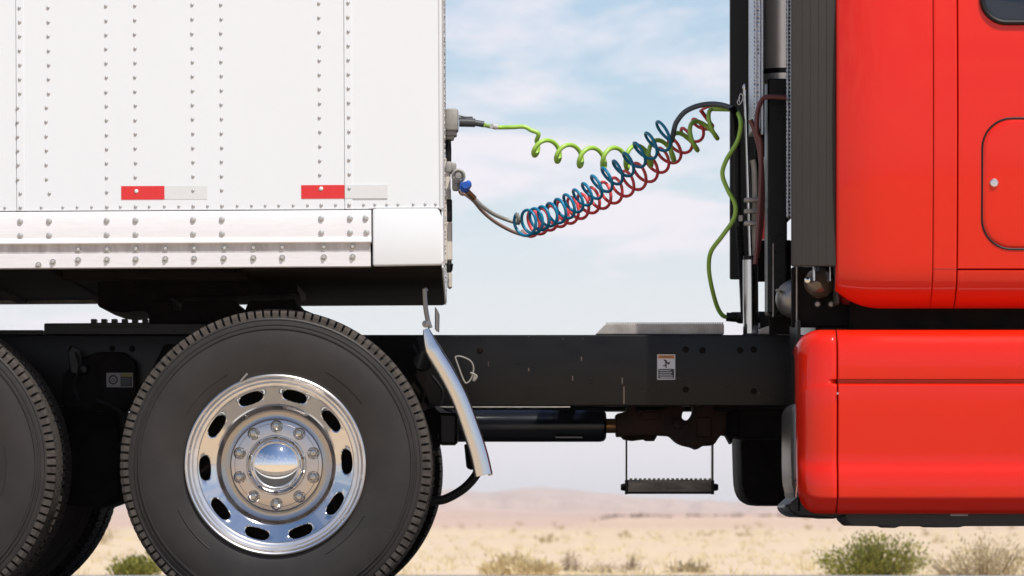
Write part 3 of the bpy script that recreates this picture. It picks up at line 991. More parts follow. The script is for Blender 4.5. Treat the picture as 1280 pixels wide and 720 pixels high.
# small faded label beside the wheel
def disc(m, cx, cz, r, y, n=28, r0=0):
    vs_, fs = [], []
    for q in range(n):
        a = 2 * PI * q / n
        vs_.append((cx + r * math.cos(a), y, cz + r * math.sin(a)))
    if r0 == 0: fs = [list(range(n))]
    else:
        for q in range(n):
            a = 2 * PI * q / n; vs_.append((cx + r0 * math.cos(a), y, cz + r0 * math.sin(a)))
        fs = [(q, (q + 1) % n, n + (q + 1) % n, n + q) for q in range(n)]
    m.add(vs_, fs)
def rect(m, px0, px1, py0, py1, y):
    m.add([P(px0, py0, y), P(px1, py0, y), P(px1, py1, y), P(px0, py1, y)], [(0, 1, 2, 3)])
ys = .795
m = MB()
m.mi = 0; m.pbox(133, 166, 466, 484, ys, ys + .003, 0)
m.mi = 1; rect(m, 150.6, 165.2, 466.8, 483.0, ys - .0004)
m.mi = 2; rect(m, 151, 164.8, 466.9, 470.8, ys - .0008)
m.mi = 1; disc(m, X(141.5, ys), Z(474.7, ys), L(6.0, ys), ys - .0006, 28, L(3.9, ys))
m.mi = 1; disc(m, X(141.5, ys), Z(474.7, ys), L(2.2, ys), ys - .0006, 20, L(1.3, ys))
m.mi = 3
for py, x1 in ((472.6, 160), (475.0, 163), (477.2, 162), (479.4, 161)): rect(m, 152, x1, py, py + 1.1, ys - .0008)
part(m, 'wheel_label', [M['label_grey'], M['label_black'], M['label_yellow'], M['label_blue']], smooth=False, recalc=False)

# warning label on the rail
yw = YR - .001
m = MB()
m.mi = 0; m.pbox(821.5, 844, 443, 474.6, yw - .002, yw, 0)
yq = yw - .0024
m.mi = 1; rect(m, 822.6, 843, 444, 448.2, yq)
m.mi = 2; rect(m, 822.8, 842.8, 461.2, 473.2, yq)
yq2 = yq - .0004
m.mi = 2
for a in ([(829.5, 449.2), (833, 450), (834, 452.5), (836.5, 453), (838, 451), (837, 455), (835, 456), (833.5, 453.5), (833.2, 457), (833.3, 460.4), (832, 460), (831.8, 457.8), (828.5, 457.6), (829, 456.6), (831.6, 456), (831.4, 452), (829.5, 450.6)],):
    m.add([P(x, y, yq2) for x, y in a], [list(range(len(a)))])
m.mi = 0
for py, x0, x1 in ((462.6, 824, 838), (465.0, 824.5, 840), (467.4, 824, 839), (469.6, 824, 841), (471.6, 825, 841)): rect(m, x0, x1, py, py + .75, yq2)
lab = sub(m, 'warning_label', [M['label_white'], M['label_orange'], M['label_black']], rail, smooth=False, recalc=False)
def text_mesh(body, size, px, py, y, mat_, parent, name):
    cu = bpy.data.curves.new(name, 'FONT'); cu.body = body; cu.size = size; cu.align_x = 'CENTER'; cu.align_y = 'CENTER'
    tmp = bpy.data.objects.new(name, cu); C.objects.link(tmp)
    dg = bpy.context.evaluated_depsgraph_get()
    me = bpy.data.meshes.new_from_object(tmp.evaluated_get(dg))
    bpy.data.objects.remove(tmp)
    me.transform(Matrix.Translation(P(px, py, y)) @ Matrix.Rotation(R(90), 4, 'X'))
    me.materials.clear(); me.materials.append(mat_)
    o = bpy.data.objects.new(name, me); C.objects.link(o); o.parent = parent
    return o
text_mesh('WARNING', L(3.9, YR), 833, 446.1, yq2, M['label_black'], rail, 'warning_text')

# ---- drive shaft, carrier and gearbox under the rails
YS = 1.3
zc = Z(532.3, YS)
m = MB(); m.lathe([(.03, X(470, YS)), (.052, X(474, YS)), (.0575, X(480, YS)), (.0575, X(750, YS)), (.054, X(755, YS)), (.045, X(757.5, YS)), (.03, X(758, YS))], (0, YS, zc), 'x', 32)
part(m, 'drive_shaft', M['black_gloss'])
m = MB(); m.pbox(694, 728, 545.8, 547.4, YS - .0565, YS - .03, 0); part(m, 'shaft_label', M['label_grey'], smooth=False)
m = MB(); m.lathe([(.02, X(757, YS)), (.026, X(758, YS)), (.026, X(770, YS)), (.02, X(771, YS))], (0, YS, zc), 'x', 20); part(m, 'slip_yoke', M['brass'])
m = MB()
m.pprism([(770, 517), (784, 514.5), (784, 506), (796, 506), (796, 514), (826, 513.5), (836, 508), (858, 506), (853, 516), (852, 524), (858, 526), (864, 522), (868, 514), (866, 506), (910, 506), (908, 541), (900, 545), (893, 556),
          (880, 556.5), (876, 559), (872, 562), (866, 558.5), (854, 556), (846, 552), (838, 544), (826, 543.5), (812, 543), (785, 544), (771, 545.5)], YS - .12, YS + .12, .008, 2)
part(m, 'gearbox_housing', M['rust'])
m = MB(); m.lathe([(.03, 0), (.05, .02), (.055, .05), (.05, .09), (.055, .1), (.055, .13), (.04, .14)], (X(772, YS - .0), YS, zc), 'x', 20)
m.lathe([(0, 0), (.018, .004), (.024, .02), (.024, .05)], (X(846, YS), YS - .135, Z(530, YS)), 'y', 12)
m.box(X(800, YS), X(824, YS), YS - .128, YS - .1, Z(526, YS), Z(516, YS), .004, 1)
m.box(X(868, YS), X(888, YS), YS - .13, YS - .1, Z(548, YS), Z(522, YS), .006, 1)
part(m, 'yoke_joint', M['rust'])
m = MB(); m.pprism([(906, 541), (914, 556), (917, 545), (924, 544), (924, 500), (906, 500)], YS - .05, YS + .1, .004, 1)
m.pprism([(895, 540), (895, 506), (1010, 506), (1010, 548), (930, 548)], YS - .02, YS + .3, .006, 1)
part(m, 'gearbox_housing', M['grime_shade'])
m = MB(); m.pbox(893, 1010, 440, 512, YR + .1, 1.6, .01, 1); part(m, 'gearbox_housing', M['grime_shade'])

# ---- deck plate and steps
m = MB()
yd = YR + .06
m.pprism([(744, 418.2), (757, 405.2), (905, 405.2), (905, 418.2)], yd, 1.75, .003, 1)
for k in range(50):
    m.pbox(758 + 2.95 * k, 759.6 + 2.95 * k, 402.8, 405.6, yd + .002, yd + .03, 0)
part(m, 'deck_plate', M['dull_steel'])
m = MB(); m.pprism([(948, 418), (950, 411), (970, 404), (973, 408), (973, 418.3)], yd - .02, yd + .12, .003, 1); part(m, 'deck_bracket', M['dull_steel'])
YT = 2.25
m = MB()
m.pbox(783.4, 892, 601, 616.2, YT, YT + .03, .003, 1)
m.pbox(784, 891, 599.6, 602, YT + .002, YT + .16, .001, 1)
for k in range(18):
    m.pbox(787 + 5.8 * k, 790.4 + 5.8 * k, 597.8, 601, YT + .004, YT + .02, .0008, 1)
part(m, 'step_tread', M['step'])
m = MB(); m.pbox(783.4, 891, 614.6, 617.2, YT - .004, YT + .16, .002, 1); part(m, 'step_frame', M['black'])
for a in (783.2, 891.0):
    m = MB(); m.pbox(a - 1.0, a + 1.0, 500, 616, YT + .01, YT + .05, .001, 1)
    m.pbox(a - 1.8, a + 1.8, 600, 618, YT - .01, YT + .06, .002, 1)
    m.lathe([(.011, -.014), (.014, -.004), (.014, .004), (.011, .014)], (X(a - 2.5 if a < 800 else a + 2.5, YT), YT + .02, Z(609, YT)), 'x', 8)
    part(m, 'step_hanger', M['black'])
m = MB(); m.pbox(889.2, 890.2, 545, 600, YT + .06, YT + .1, 0); m.pbox(782.0, 782.6, 545, 600, YT + .06, YT + .1, 0); part(m, 'step_strap', M['dull_steel'])

# ---- quarter fender, polished, with brackets
def fender():
    m = MB()
    path = smooth_path([P(532.5, 411, .1), P(541, 437, .1), P(557, 464, .1), P(574, 497, .1), P(588, 535, .1), P(598, 566, .1), P(604.5, 594, .1)], 6)
    n = len(path)
    # cross-section: rolled near edge, plate running back across the tyre, rolled far edge
    sec = []
    for q in range(13):
        a = PI * .5 + PI * (q / 12)
        sec.append((.028 * math.sin(a) , .028 * math.cos(a) * .9))
    vs_, fs = [], []
    for i, p in enumerate(path):
        a = path[max(i - 1, 0)]; b = path[min(i + 1, n - 1)]
        t = (b - a).normalized()
        nr = Vector((t.z, 0, -t.x))
        if nr.x < 0: nr = -nr
        w = .027 + .004 * min(i / n, 1)
        if i < 6: w *= (.35 + .65 * i / 6)
        ring = []
        for q in range(15):
            an = PI * q / 14
            ring.append(p + nr * (w * math.cos(an)) + Vector((0, -w * .62 * math.sin(an), 0)))
        # inside return and the outer skin to the far edge
        far = [p + nr * (-w) + Vector((0, .03, 0)), p + nr * (-w * .8) + Vector((0, .03, 0)), p + nr * (w * .45) + Vector((0, .02, 0)), p + nr * (w * .45) + Vector((0, .56, 0)), p + nr * (w * .9) + Vector((0, .56, 0))]
        ring += far
        vs_ += ring
    k = len(ring)
    for i in range(n - 1):
        for q in range(k):
            w = (q + 1) % k
            fs.append((i * k + q, i * k + w, (i + 1) * k + w, (i + 1) * k + q))
    fs.append(list(range(k))); fs.append([(n - 1) * k + q for q in range(k)])
    m.add(vs_, fs)
    return part(m, 'quarter_fender', M['steel'], angle=50)
fender()
m = MB()
m.tube(ppath([(530.5, 361), (531.5, 380), (534.5, 399), (538, 410)], .16), .0115, 8, flat=.7)
m.tube(ppath([(529, 363), (532, 361), (533.5, 364)], .16), .006, 8)
m.lathe([(.0, -.012), (.012, -.01), (.012, .01), (0, .012)], (X(532, .12), .12, Z(405, .12)), 'y', 12)
m.pprism([(543.5, 383), (546, 386), (549.5, 393), (549, 416), (543.5, 412)], .42, .44, .003, 1)
part(m, 'fender_bracket', M['tank'])
m = MB()
m.tube(ppath([(569, 446), (576, 445.5), (588, 451), (592, 460), (590, 471), (585, 478), (580, 476), (571, 452), (569, 446)], .45, 5), .0028, 6)
m.tube(ppath([(588, 466), (593, 468), (596, 471), (592, 476), (594, 468)], .45, 4), .004, 6)
part(m, 'fender_wire', M['wire'])
m = MB(); m.tube(ppath([(538, 626), (556, 624), (578, 612), (592, 598), (597, 588), (596, 575)], .66), .0155, 12); part(m, 'fender_arm', M['blackrubber'])
m = MB(); m.pprism([(580, 555), (592, 556), (594, 584), (590, 588), (583, 585)], .5, .53, .004, 1); m.tube([P(592, 560, .52), P(597, 590, .5)], .008, 8); part(m, 'fender_bracket', M['grime_shade'])
m = MB(); m.pbox(548, 572, 516, 556, .45, .6, .01, 1); part(m, 'fender_post', M['black'])

# ---- cab, sleeper side
YC = .02
def cab_y(px, py):
    """depth of the sleeper side: gently crowned, tucked under at the bottom and rounded at the rear edge"""
    y = YC
    t = (px - 1047) / 60
    if t < 1: y += .035 * (1 - max(t, 0)) ** 2.2
    if px > 1167: y -= .003
    # crown in height
    y += .045 * min(max((py - 150) / 260, -1), 1) ** 2
    if px < 1167: y += .022 * ((1167 - px) / 120) ** 2
    if py > 334:
        k = min((py - 334) / 50, 1)
        y += .13 * (1 - math.sqrt(max(1 - k * k, 0)))
    return y
def cab_bot(px):
    if px < 1110:
        k = (1110 - px) / 63
        return 383 - 22 * k ** 2.4
    return 383
def cab_panel(px0, px1, py0, py1, thick=.02, nu=24, nv=24, edge=.006):
    """panel with rounded returns at all edges"""
    m = MB()
    def fn(u, v):
        px = px0 + (px1 - px0) * u
        b = min(py1, cab_bot(px)) if py1 > 350 else py1
        py = py0 + (b - py0) * v
        y = cab_y(px, py)
        # returns
        du = min(u, 1 - u) * (px1 - px0); dv = min(v, 1 - v) * (py1 - py0)
        e = 0
        for dd in (du, dv):
            if dd < .9: e = max(e, (1 - dd / .9) * edge)
        return Vector((X(px, YC), y + e, Z(py, YC)))
    us = sorted(set([0, .4 / (px1 - px0), .9 / (px1 - px0)] + [i / nu for i in range(1, nu)] + [1 - .9 / (px1 - px0), 1 - .4 / (px1 - px0), 1]))
    vs0 = sorted(set([0, .4 / (py1 - py0), .9 / (py1 - py0)] + [i / nv for i in range(1, nv)] + [1 - .9 / (py1 - py0), 1 - .4 / (py1 - py0), 1]))
    vv = [fn(u, v) for u in us for v in vs0]
    k = len(vs0); fs = []
    for i in range(len(us) - 1):
        for j in range(k - 1):
            fs.append((i * k + j, i * k + j + 1, (i + 1) * k + j + 1, (i + 1) * k + j))
    # rim going back
    rim = [i * k for i in range(len(us))] + [(len(us) - 1) * k + j for j in range(1, k)] + [i * k + k - 1 for i in range(len(us) - 2, -1, -1)] + [j for j in range(k - 2, 0, -1)]
    b = len(vv)
    vv += [vv[i] + Vector((0, thick, 0)) for i in rim]
    n = len(rim)
    for q in range(n):
        w = (q + 1) % n
        fs.append((rim[q], rim[w], b + w, b + q))
    m.add(vv, fs)
    return m
PYT = -560
part(cab_panel(1047, 1166.9, PYT, 383, nv=90), 'side_panel', M['red'], angle=60)
part(cab_panel(1167.0, 1196.4, PYT, 383, nu=8, nv=90, edge=.0022), 'side_panel', M['red'], angle=60)
part(cab_panel(1197.6, 1500, PYT, 335.6, nv=70), 'side_panel', M['red'], angle=60)
part(cab_panel(1197.6, 1500, 336.8, 383, nv=20), 'side_skirt', M['red'], angle=60)
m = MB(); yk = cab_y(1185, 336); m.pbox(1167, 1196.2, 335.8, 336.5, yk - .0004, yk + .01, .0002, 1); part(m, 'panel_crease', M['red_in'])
part(cab_panel(1501, 2300, PYT, 383, nv=70), 'side_panel', M['red'], angle=60)
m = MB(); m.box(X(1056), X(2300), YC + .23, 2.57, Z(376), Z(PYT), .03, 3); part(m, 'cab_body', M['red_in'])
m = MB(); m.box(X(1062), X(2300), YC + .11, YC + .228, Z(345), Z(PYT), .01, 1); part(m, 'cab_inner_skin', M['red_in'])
m = MB(); m.box(X(1052), X(2300), 2.43, 2.6, Z(378), Z(PYT), .06, 4); part(m, 'cab_far_side', M['red'])
# hatch with gasket and latch
def rrect(px0, px1, py0, py1, r, n=10):
    pts = []
    for cx, cy, a0 in ((px1 - r, py1 - r, 0), (px0 + r, py1 - r, 90), (px0 + r, py0 + r, 180), (px1 - r, py0 + r, 270)):
        for q in range(n + 1):
            a = R(a0 + 90 * q / n); pts.append((cx + r * math.cos(a), cy + r * math.sin(a)))
    return pts
def hatch():
    m = MB()
    outer = rrect(1229.5, 1420, 149.5, 309.5, 36)
    c = (1325, 230)
    rings = []
    for s, dy in ((0, .010), (0.0, .001), (1.5, -.0025), (4, -.0042), (10, -.0046), (40, -.0048), (90, -.0048)):
        ring = []
        for x, y in outer:
            dx, dz = c[0] - x, c[1] - y
            l = math.hypot(dx, dz); k = min(s / l, .98)
            qx, qy = x + dx * k, y + dz * k
            ring.append(Vector((X(qx, YC), cab_y(qx, qy) + dy, Z(qy, YC))))
        rings.append(ring)
    n = len(outer); vs_ = [p for r_ in rings for p in r_]; fs = []
    for a in range(len(rings) - 1):
        for q in range(n):
            w = (q + 1) % n; fs.append((a * n + q, a * n + w, (a + 1) * n + w, (a + 1) * n + q))
    fs.append([(len(rings) - 1) * n + q for q in range(n)])
    m.add(vs_, fs)
    h = part(m, 'storage_hatch', M['red'], angle=45)
    g = MB()
    pts = [Vector((X(x, YC), cab_y(x, y) - .0002, Z(y, YC))) for x, y in rrect(1227.8, 1421.5, 147.8, 311.2, 37.5)]
    g.tube(pts + [pts[0]], .0038, 6)
    g.build('hatch_seal', M['blackrubber'], h)
    y = cab_y(1242, 229) - .005
    l = MB(); l.lathe([(.0145, .002), (.0145, -.003), (.012, -.006), (.009, -.0065), (.0088, -.004), (.004, -.004), (.0035, -.007), (0, -.0072)], (X(1242.5, YC), y, Z(228.8, YC)), 'y', 24, cap=False)
    l.build('latch', M['chrome_sat'], h)
hatch()
def window():
    pts = [Vector((X(x, YC), cab_y(x, y) - .004, Z(y, YC))) for x, y in rrect(1228, 1420, -95, 28, 30)]
    m = MB(); m.tube(pts + [pts[0]], .0115, 10, flat=.8)
    f = part(m, 'window_frame', M['blackrubber'])
    g = MB(); p2 = [Vector((X(x, YC), cab_y(x, y) - .0015, Z(y, YC))) for x, y in rrect(1229, 1419, -94, 27, 29)]
    g.add(p2, [list(range(len(p2)))])
    g.build('window_pane', M['glass'], f, smooth=False)
    t = MB(); p3 = [Vector((X(x, YC), cab_y(x, y) - .011, Z(y, YC))) for x, y in rrect(1227.5, 1420.5, -95.5, 29.2, 30.5)]
    t.tube(p3 + [p3[0]], .0016, 6); t.build('window_trim', M['steel'], f)
window()
# side extenders (near and far)
m = MB()
m.pbox(989.5, 1046.2, PYT, 332.6, .10, .135, .006, 2)
for k in range(5):
    px = 1003 + 10 * k
    m.pbox(px, px + 1.4, PYT + 2, 332, .0982, .101, .0006, 1)
part(m, 'side_extender', M['darkplastic'])
m = MB(); m.pbox(912.5, 960, PYT, 349, 2.44, 2.475, .006, 2); part(m, 'side_extender', M['darkplastic'])
# back wall of the sleeper
m = MB(); m.box(X(1049), X(1053), .14, 2.42, Z(378), Z(PYT), .004, 1); part(m, 'cab_back_wall', M['darkplastic'])
# ---- exhaust stack with perforated guards
YE = .62
m = MB()
xe = X(986, YE); re = L(32.0, YE)
m.lathe([(re, Z(84, YE)), (re, Z(PYT, YE))], (xe, YE + .14, 0), 'z', 48)
part(m, 'exhaust_stack', M['exhaust'])
m = MB(); m.lathe([(re + .004, Z(98.5, YE)), (re + .004, Z(89, YE))], (xe, YE + .14, 0), 'z', 48); part(m, 'stack_band', M['exhaust'])
m = MB(); m.lathe([(re + .002, Z(89, YE)), (re + .002, Z(82.5, YE))], (xe, YE + .14, 0), 'z', 48)
m.pbox(959.5, 984, 98, 392, YE + .01, YE + .2, .006, 1)
part(m, 'stack_support', M['black'])
m = MB(); m.pbox(942.4, 951.0, PYT, 160, YE - .05, YE + .3, .002, 1); m.pbox(951.2, 954.2, PYT, 168, YE - .052, YE - .04, .001, 1)
part(m, 'heat_guard', M['perf'])
m = MB(); m.pbox(982.8, 988.6, PYT, 272, YE - .06, YE - .05, .001, 1); m.pbox(988.0, 990.2, PYT, 272, YE - .064, YE + .2, .001, 1); part(m, 'heat_guard', M['perf'])
# black panels under the extender
m = MB(); m.pbox(989.6, 1062, 333.5, 409, .30, .34, .004, 1); m.pbox(962, 989, 300, 418, YE + .21, YE + .25, .003, 1); m.pbox(1062.5, 1500, 340, 412, .24, .30, .004, 1)
part(m, 'cab_mount', M['grime_shade'])
m = MB(); m.pbox(995.2, 996.6, 333, 418, .285, .299, 0.0004, 1); m.pbox(966.0, 967.2, 304, 396, YE - .02, YE + .0, 0.0004, 1); part(m, 'edge_trim', M['dull_steel'])
m = MB(); m.box(X(1000, 1.2), X(1060, 1.2), .35, 2.3, Z(545, 1.2), Z(334, 1.2), .01, 1); part(m, 'cab_mount', M['black'])
# air filter bowls and bolts
m = MB(); y_ = .24
m.lathe([(L(18), .05), (L(19.5), .035), (L(19.5), .028), (L(17.5), .02), (L(16), .014), (L(10), .004), (0, -.003)], (X(1025, y_), y_, Z(353, y_)), 'y', 32)
part(m, 'filter_bowl', M['bowl'])
m = MB(); m.pbox(1016, 1019.5, 333, 352, y_ - .008, y_ + .02, .003, 1); m.pbox(1037, 1039, 333, 352, y_ - .006, y_ + .02, .002, 1); m.lathe([(.008, 0), (.01, -.008), (0, -.01)], (X(1009, y_), y_, Z(350, y_)), 'y', 10)
part(m, 'filter_bracket', M['steel'])
m = MB()
for px in (1022, 1039): m.lathe([(.0105, 0), (.0105, -.004), (.007, -.009), (0, -.0098)], (X(px, .3), .299, Z(380.3, .3)), 'y', 14)
part(m, 'mount_bolt', M['dull_steel'])
m = MB(); y_ = .45
m.lathe([(L(25), .10), (L(25), .05), (L(23), .03), (L(16), .012), (L(8), .003), (0, 0)], (X(995.5, y_), y_, Z(372, y_)), 'y', 36)
part(m, 'air_cleaner', M['tank'])
m = MB(); m.pbox(970, 976, 361, 364, y_ - .004, y_ + .03, .002, 1); m.lathe([(.012, 0), (.012, -.01), (0, -.012)], (X(991, y_), y_ - .002, Z(367, y_)), 'y', 12)
part(m, 'cleaner_clamp', M['dull_steel'])
# ---- hose pole in its holder
YP = 1.0
m = MB(); m.tube([P(931.5, 112, YP), P(938.5, 323, YP)], L(2.6, YP), 12); m.lathe([(.006, 0), (.008, .004), (.008, .012), (.003, .02)], P(931, 112, YP), 'z', 10)
part(m, 'hose_pole', M['steel'])
m = MB(); m.tube([P(938, 325, YP), P(938.5, 418, YP)], L(9.7, YP), 24); part(m, 'pole_holder', M['steel'])
m = MB(); m.tube([P(938, 320, YP), P(938, 326, YP)], L(9.0, YP), 20); m.pbox(929, 950, 416.5, 419.5, YP - .05, YP + .06, .002, 1); part(m, 'holder_collar', M['black'])
m = MB()
for py in (250, 264, 279):
    m.pbox(930.5, 945.5, py - 3, py + 2.5, YP - .028, YP + .02, .004, 2)
    m.lathe([(.008, 0), (.008, .05)], (X(944, YP), YP - .02, Z(py, YP)), 'x', 8)
m.pbox(923.5, 928.5, 269, 276.5, YP - .05, YP - .04, .001, 1)
part(m, 'pole_clamp', M['dull_steel'])
m = MB(); m.tube(ppath([(925, 128), (924, 122), (926.5, 117), (929, 121), (927.5, 127), (924, 131), (922, 127), (925.5, 122)], YP - .03, 5), .0022, 6); part(m, 'pole_spring', M['steel'])
# hoses on the back of the cab
m = MB()
rp = ppath([(915, 134), (920, 145), (921.5, 170), (922, 240), (925, 300), (928, 350), (930, 395)], 1.05, 40)
m.tube(rp, lambda t: .0125 + .0018 * (1 if int(t * 240) % 2 else -1), 10)
part(m, 'corrugated_hose', M['blackrubber'], angle=80)
m = MB()
m.tube(ppath([(983, 122), (960, 121), (952, 126), (947, 140), (946, 165), (951, 180), (951, 230), (947, 300), (944, 330)], .54), .0085, 10)
m.tube(ppath([(938, 150), (944, 165), (950, 190), (953, 230), (952, 275), (946, 322)], .56), .009, 10)
part(m, 'brake_hose', M['brown_hose'])
m = MB(); m.tube(ppath([(941, 200), (943, 215), (943.5, 260), (943.5, 320)], 1.02), .010, 10); part(m, 'brake_hose', M['beige'])
m = MB(); m.mi = 0; m.pbox(951, 959, 196, 300.5, .93, .934, .001, 1); m.mi = 1; rect(m, 952, 958.2, 262, 299, .9292); rect(m, 952.5, 955, 205, 214, .9292)
m.mi = 2
for py in (222, 230, 238, 246, 254): rect(m, 953, 957, py, py + 2.2, .9292)
part(m, 'caution_plate', [M['label_white'], M['red_hose'], M['label_grey']], smooth=False, recalc=False)
m = MB(); m.pbox(944, 962, 165, 352, 1.12, 1.14, .002, 1); part(m, 'hose_panel', M['grime_shade'])
# socket on the truck that the green cable plugs into
m = MB(); m.tube([P(948, 396, 1.08), P(972, 397, 1.08)], L(7, 1.08), 14); m.pbox(950, 968, 391, 410, 1.06, 1.2, .004, 1); part(m, 'electrical_socket', M['blackrubber'])

# ---- tank fairing
YF = .0
def fair_prof(v):
    """v 0..1 from top to bottom: (py, y)"""
    pts = FP
    s = v * (len(pts) - 1); i = min(int(s), len(pts) - 2); k = s - i
    return (pts[i][0] + (pts[i + 1][0] - pts[i][0]) * k, pts[i][1] + (pts[i + 1][1] - pts[i][1]) * k)
FP0 = [(410.5, .16), (410.5, .10), (411.2, .085), (413, .068), (416.5, .05), (422, .036), (430, .027), (445, .02), (471.5, .016), (473.5, .018), (474.3, .046), (478.4, .047), (479.6, .014), (481.5, .007),
       (487, .006), (520, .009), (560, .016), (574, .018), (580, .016), (586, .009), (594, .001), (604, -.002), (620, -.002), (623, .000), (625.5, .008), (630, .022), (637, .045), (641, .066), (642.5, .085), (642.8, .14)]
FPn = [(410.5, .16), (410.5, .10), (411.2, .085), (413, .068), (416.5, .05), (422, .036), (430, .027), (445, .02), (471.5, .014), (473.5, .0135), (474.5, .013), (478.2, .0125), (479.6, .012), (481.5, .0095),
       (487, .008), (520, .009), (560, .016), (574, .018), (580, .016), (586, .009), (594, .001), (604, -.002), (620, -.002), (623, .000), (625.5, .008), (630, .022), (637, .045), (641, .066), (642.5, .085), (642.8, .14)]
def fairing(px0, px1):
    m = MB(); n = len(FP0); vs_ = []
    xs = [px0, px0 + .5, px0 + 1.2] + [px0 + (px1 - px0) * i / 10 for i in range(1, 11)]
    for i, px in enumerate(xs):
        for py, y in FP0: vs_.append(Vector((X(px), y + (.006 if i == 0 else .002 if i == 1 else 0), Z(py))))
    fs = [(a * n + i, a * n + i + 1, (a + 1) * n + i + 1, (a + 1) * n + i) for a in range(len(xs) - 1) for i in range(n - 1)]
    b = len(vs_)
    vs_ += [vs_[i] + Vector((0, .03, 0)) for i in range(n)]
    fs += [(i, i + 1, b + i + 1, b + i) for i in range(n - 1)]
    m.add(vs_, fs); return m
part(fairing(1047.6, 1640), 'tank_fairing', M['red'], angle=40)
part(fairing(1641, 2300), 'tank_fairing', M['red'], angle=40)
def endcap():
    m = MB(); n = len(FP0); vs_ = []
    nu = 22
    for i in range(nu + 1):
        t = i / nu * PI / 2
        px = 1046.4 - 48.4 * math.sin(t)
        back = .11 * (1 - math.cos(t)) ** 1.15 + (.06 if i == nu else 0)
        ins = 0
        if px < 1028: ins = 26 - math.sqrt(max(26 ** 2 - (1028 - px) ** 2 * (26 / 30) ** 2, 0))
        if i == 0: back += .006
        g = min(max((1046 - px) / 8, 0), 1)
        for (py, y), (p2, y2) in zip(FP0, FPn):
            yy = y + (y2 - y) * g
            c = 526.5
            half_t = (c - 410.5); half_b = (642.8 - c)
            if py < c: q = c - (c - py) * (half_t - ins) / half_t
            else: q = c + (py - c) * (half_b - ins * .9) / half_b
            vs_.append(Vector((X(px), yy + back, Z(q))))
    fs = [(a * n + i, a * n + i + 1, (a + 1) * n + i + 1, (a + 1) * n + i) for a in range(nu) for i in range(n - 1)]
    # close rear
    b = len(vs_)
    vs_ += [vs_[nu * n + i] + Vector((.02, .35, 0)) for i in range(n)]
    fs += [(nu * n + i, nu * n + i + 1, b + i + 1, b + i) for i in range(n - 1)]
    m.add(vs_, fs); return m
ec = part(endcap(), 'fairing_end_cap', M['red'], angle=45)
m = MB()
m.lathe([(.004, 0), (.003, -.003), (0, -.0035)], P(1012, 484, .04), 'y', 8)
m.lathe([(.004, 0), (.003, -.003), (0, -.0035)], P(1047.0, 492, .006), 'y', 8)
m.build('cap_rivet', M['rivet'], ec)
m = MB(); m.box(X(1040), X(2300), .16, .6, Z(636), Z(416)); part(m, 'fairing_backing', M['red_in'], smooth=False)
m = MB(); m.pprism([(1056, 642), (1058, 650), (1066, 657.5), (1110, 658), (1114, 660), (1120, 660), (1124, 658), (1165, 658), (1168, 659.5), (1200, 659.3), (1204, 657.8), (2300, 656), (2300, 638), (1056, 638)], .10, .55, .004, 1); part(m, 'step_underside', M['darkplastic'])
m = MB(); m.pbox(1188, 1210, 642.8, 645, .095, .11, .0006, 1); part(m, 'step_clip', M['label_grey'])
# near fuel tank and hanger
m = MB(); m.pprism([(989, 500), (989, 590), (991, 612), (997, 632), (1006, 642), (1100, 642), (1100, 500)], .14, .72, .045, 4)
part(m, 'fuel_tank', M['tank'])
m = MB(); m.pprism([(984.5, 632), (988, 640), (998, 646), (1032, 647.5), (1040, 649), (1048, 647), (1060, 645), (1060, 600), (1000, 600), (998, 620)], .10, .75, .006, 1); m.pprism([(996.5, 560), (1001, 545), (1001, 640), (996.5, 640)], .10, .14, .003, 1)
part(m, 'tank_hanger', M['black'])
m = MB(); m.pbox(996.8, 1001, 400, 545, .16, .6, .004, 1); part(m, 'tank_bracket', M['black'])
# far tank, its shade put into a black colour, and its fairing
m = MB(); yt = 1.86
m.pprism([(924, 480), (925, 560), (926.5, 605), (930, 620), (939, 629), (950, 632), (2300, 634), (2300, 480)], yt, 2.5, .02, 2); part(m, 'fuel_tank', M['grime_shade'])
m = MB(); m.box(X(1010, 2.5), X(2300), 2.5, 2.6, Z(636, 2.5), Z(414, 2.5), .03, 3); part(m, 'tank_fairing', M['red'])
m = MB(); m.box(1.2, 4.2, .95, 1.6, .50, .85, .05, 2); part(m, 'engine_block', M['grime_shade'])

# ================================================================== HOSES
def helix(axis, turns, rad, tilt=0, phase=0, n=22, ax_fn=None):
    """helix wound round a smooth axis (list of points); turns may be denser at one end through ax_fn"""
    ax = smooth_path(axis, 24)
    cum = [0]
    for a, b in zip(ax, ax[1:]): cum.append(cum[-1] + (b - a).length)
    tot = cum[-1]
    def at(t):
        s = t * tot
        import bisect
        i = min(max(bisect.bisect_right(cum, s) - 1, 0), len(ax) - 2)
        k = (s - cum[i]) / max(cum[i + 1] - cum[i], 1e-9)
        return ax[i].lerp(ax[i + 1], k), (ax[i + 1] - ax[i]).normalized()
    out = []
    N = int(turns * n)
    for q in range(N + 1):
        u = q / N
        t = ax_fn(u) if ax_fn else u
        p, tg = at(t)
        depth = Vector((0, 1, 0))
        up = depth.cross(tg).normalized()
        if up.z < 0: up = -up
        a = phase + 2 * PI * turns * u
        r = rad(u) if callable(rad) else rad
        k = tilt(u) if callable(tilt) else tilt        # the loops lean along the line of the hose as they sag
        side = tg * k + depth * math.sqrt(1 - k * k)
        out.append(p + up * (r * math.cos(a)) + side * (r * math.sin(a)))
    return out
YH = 1.25
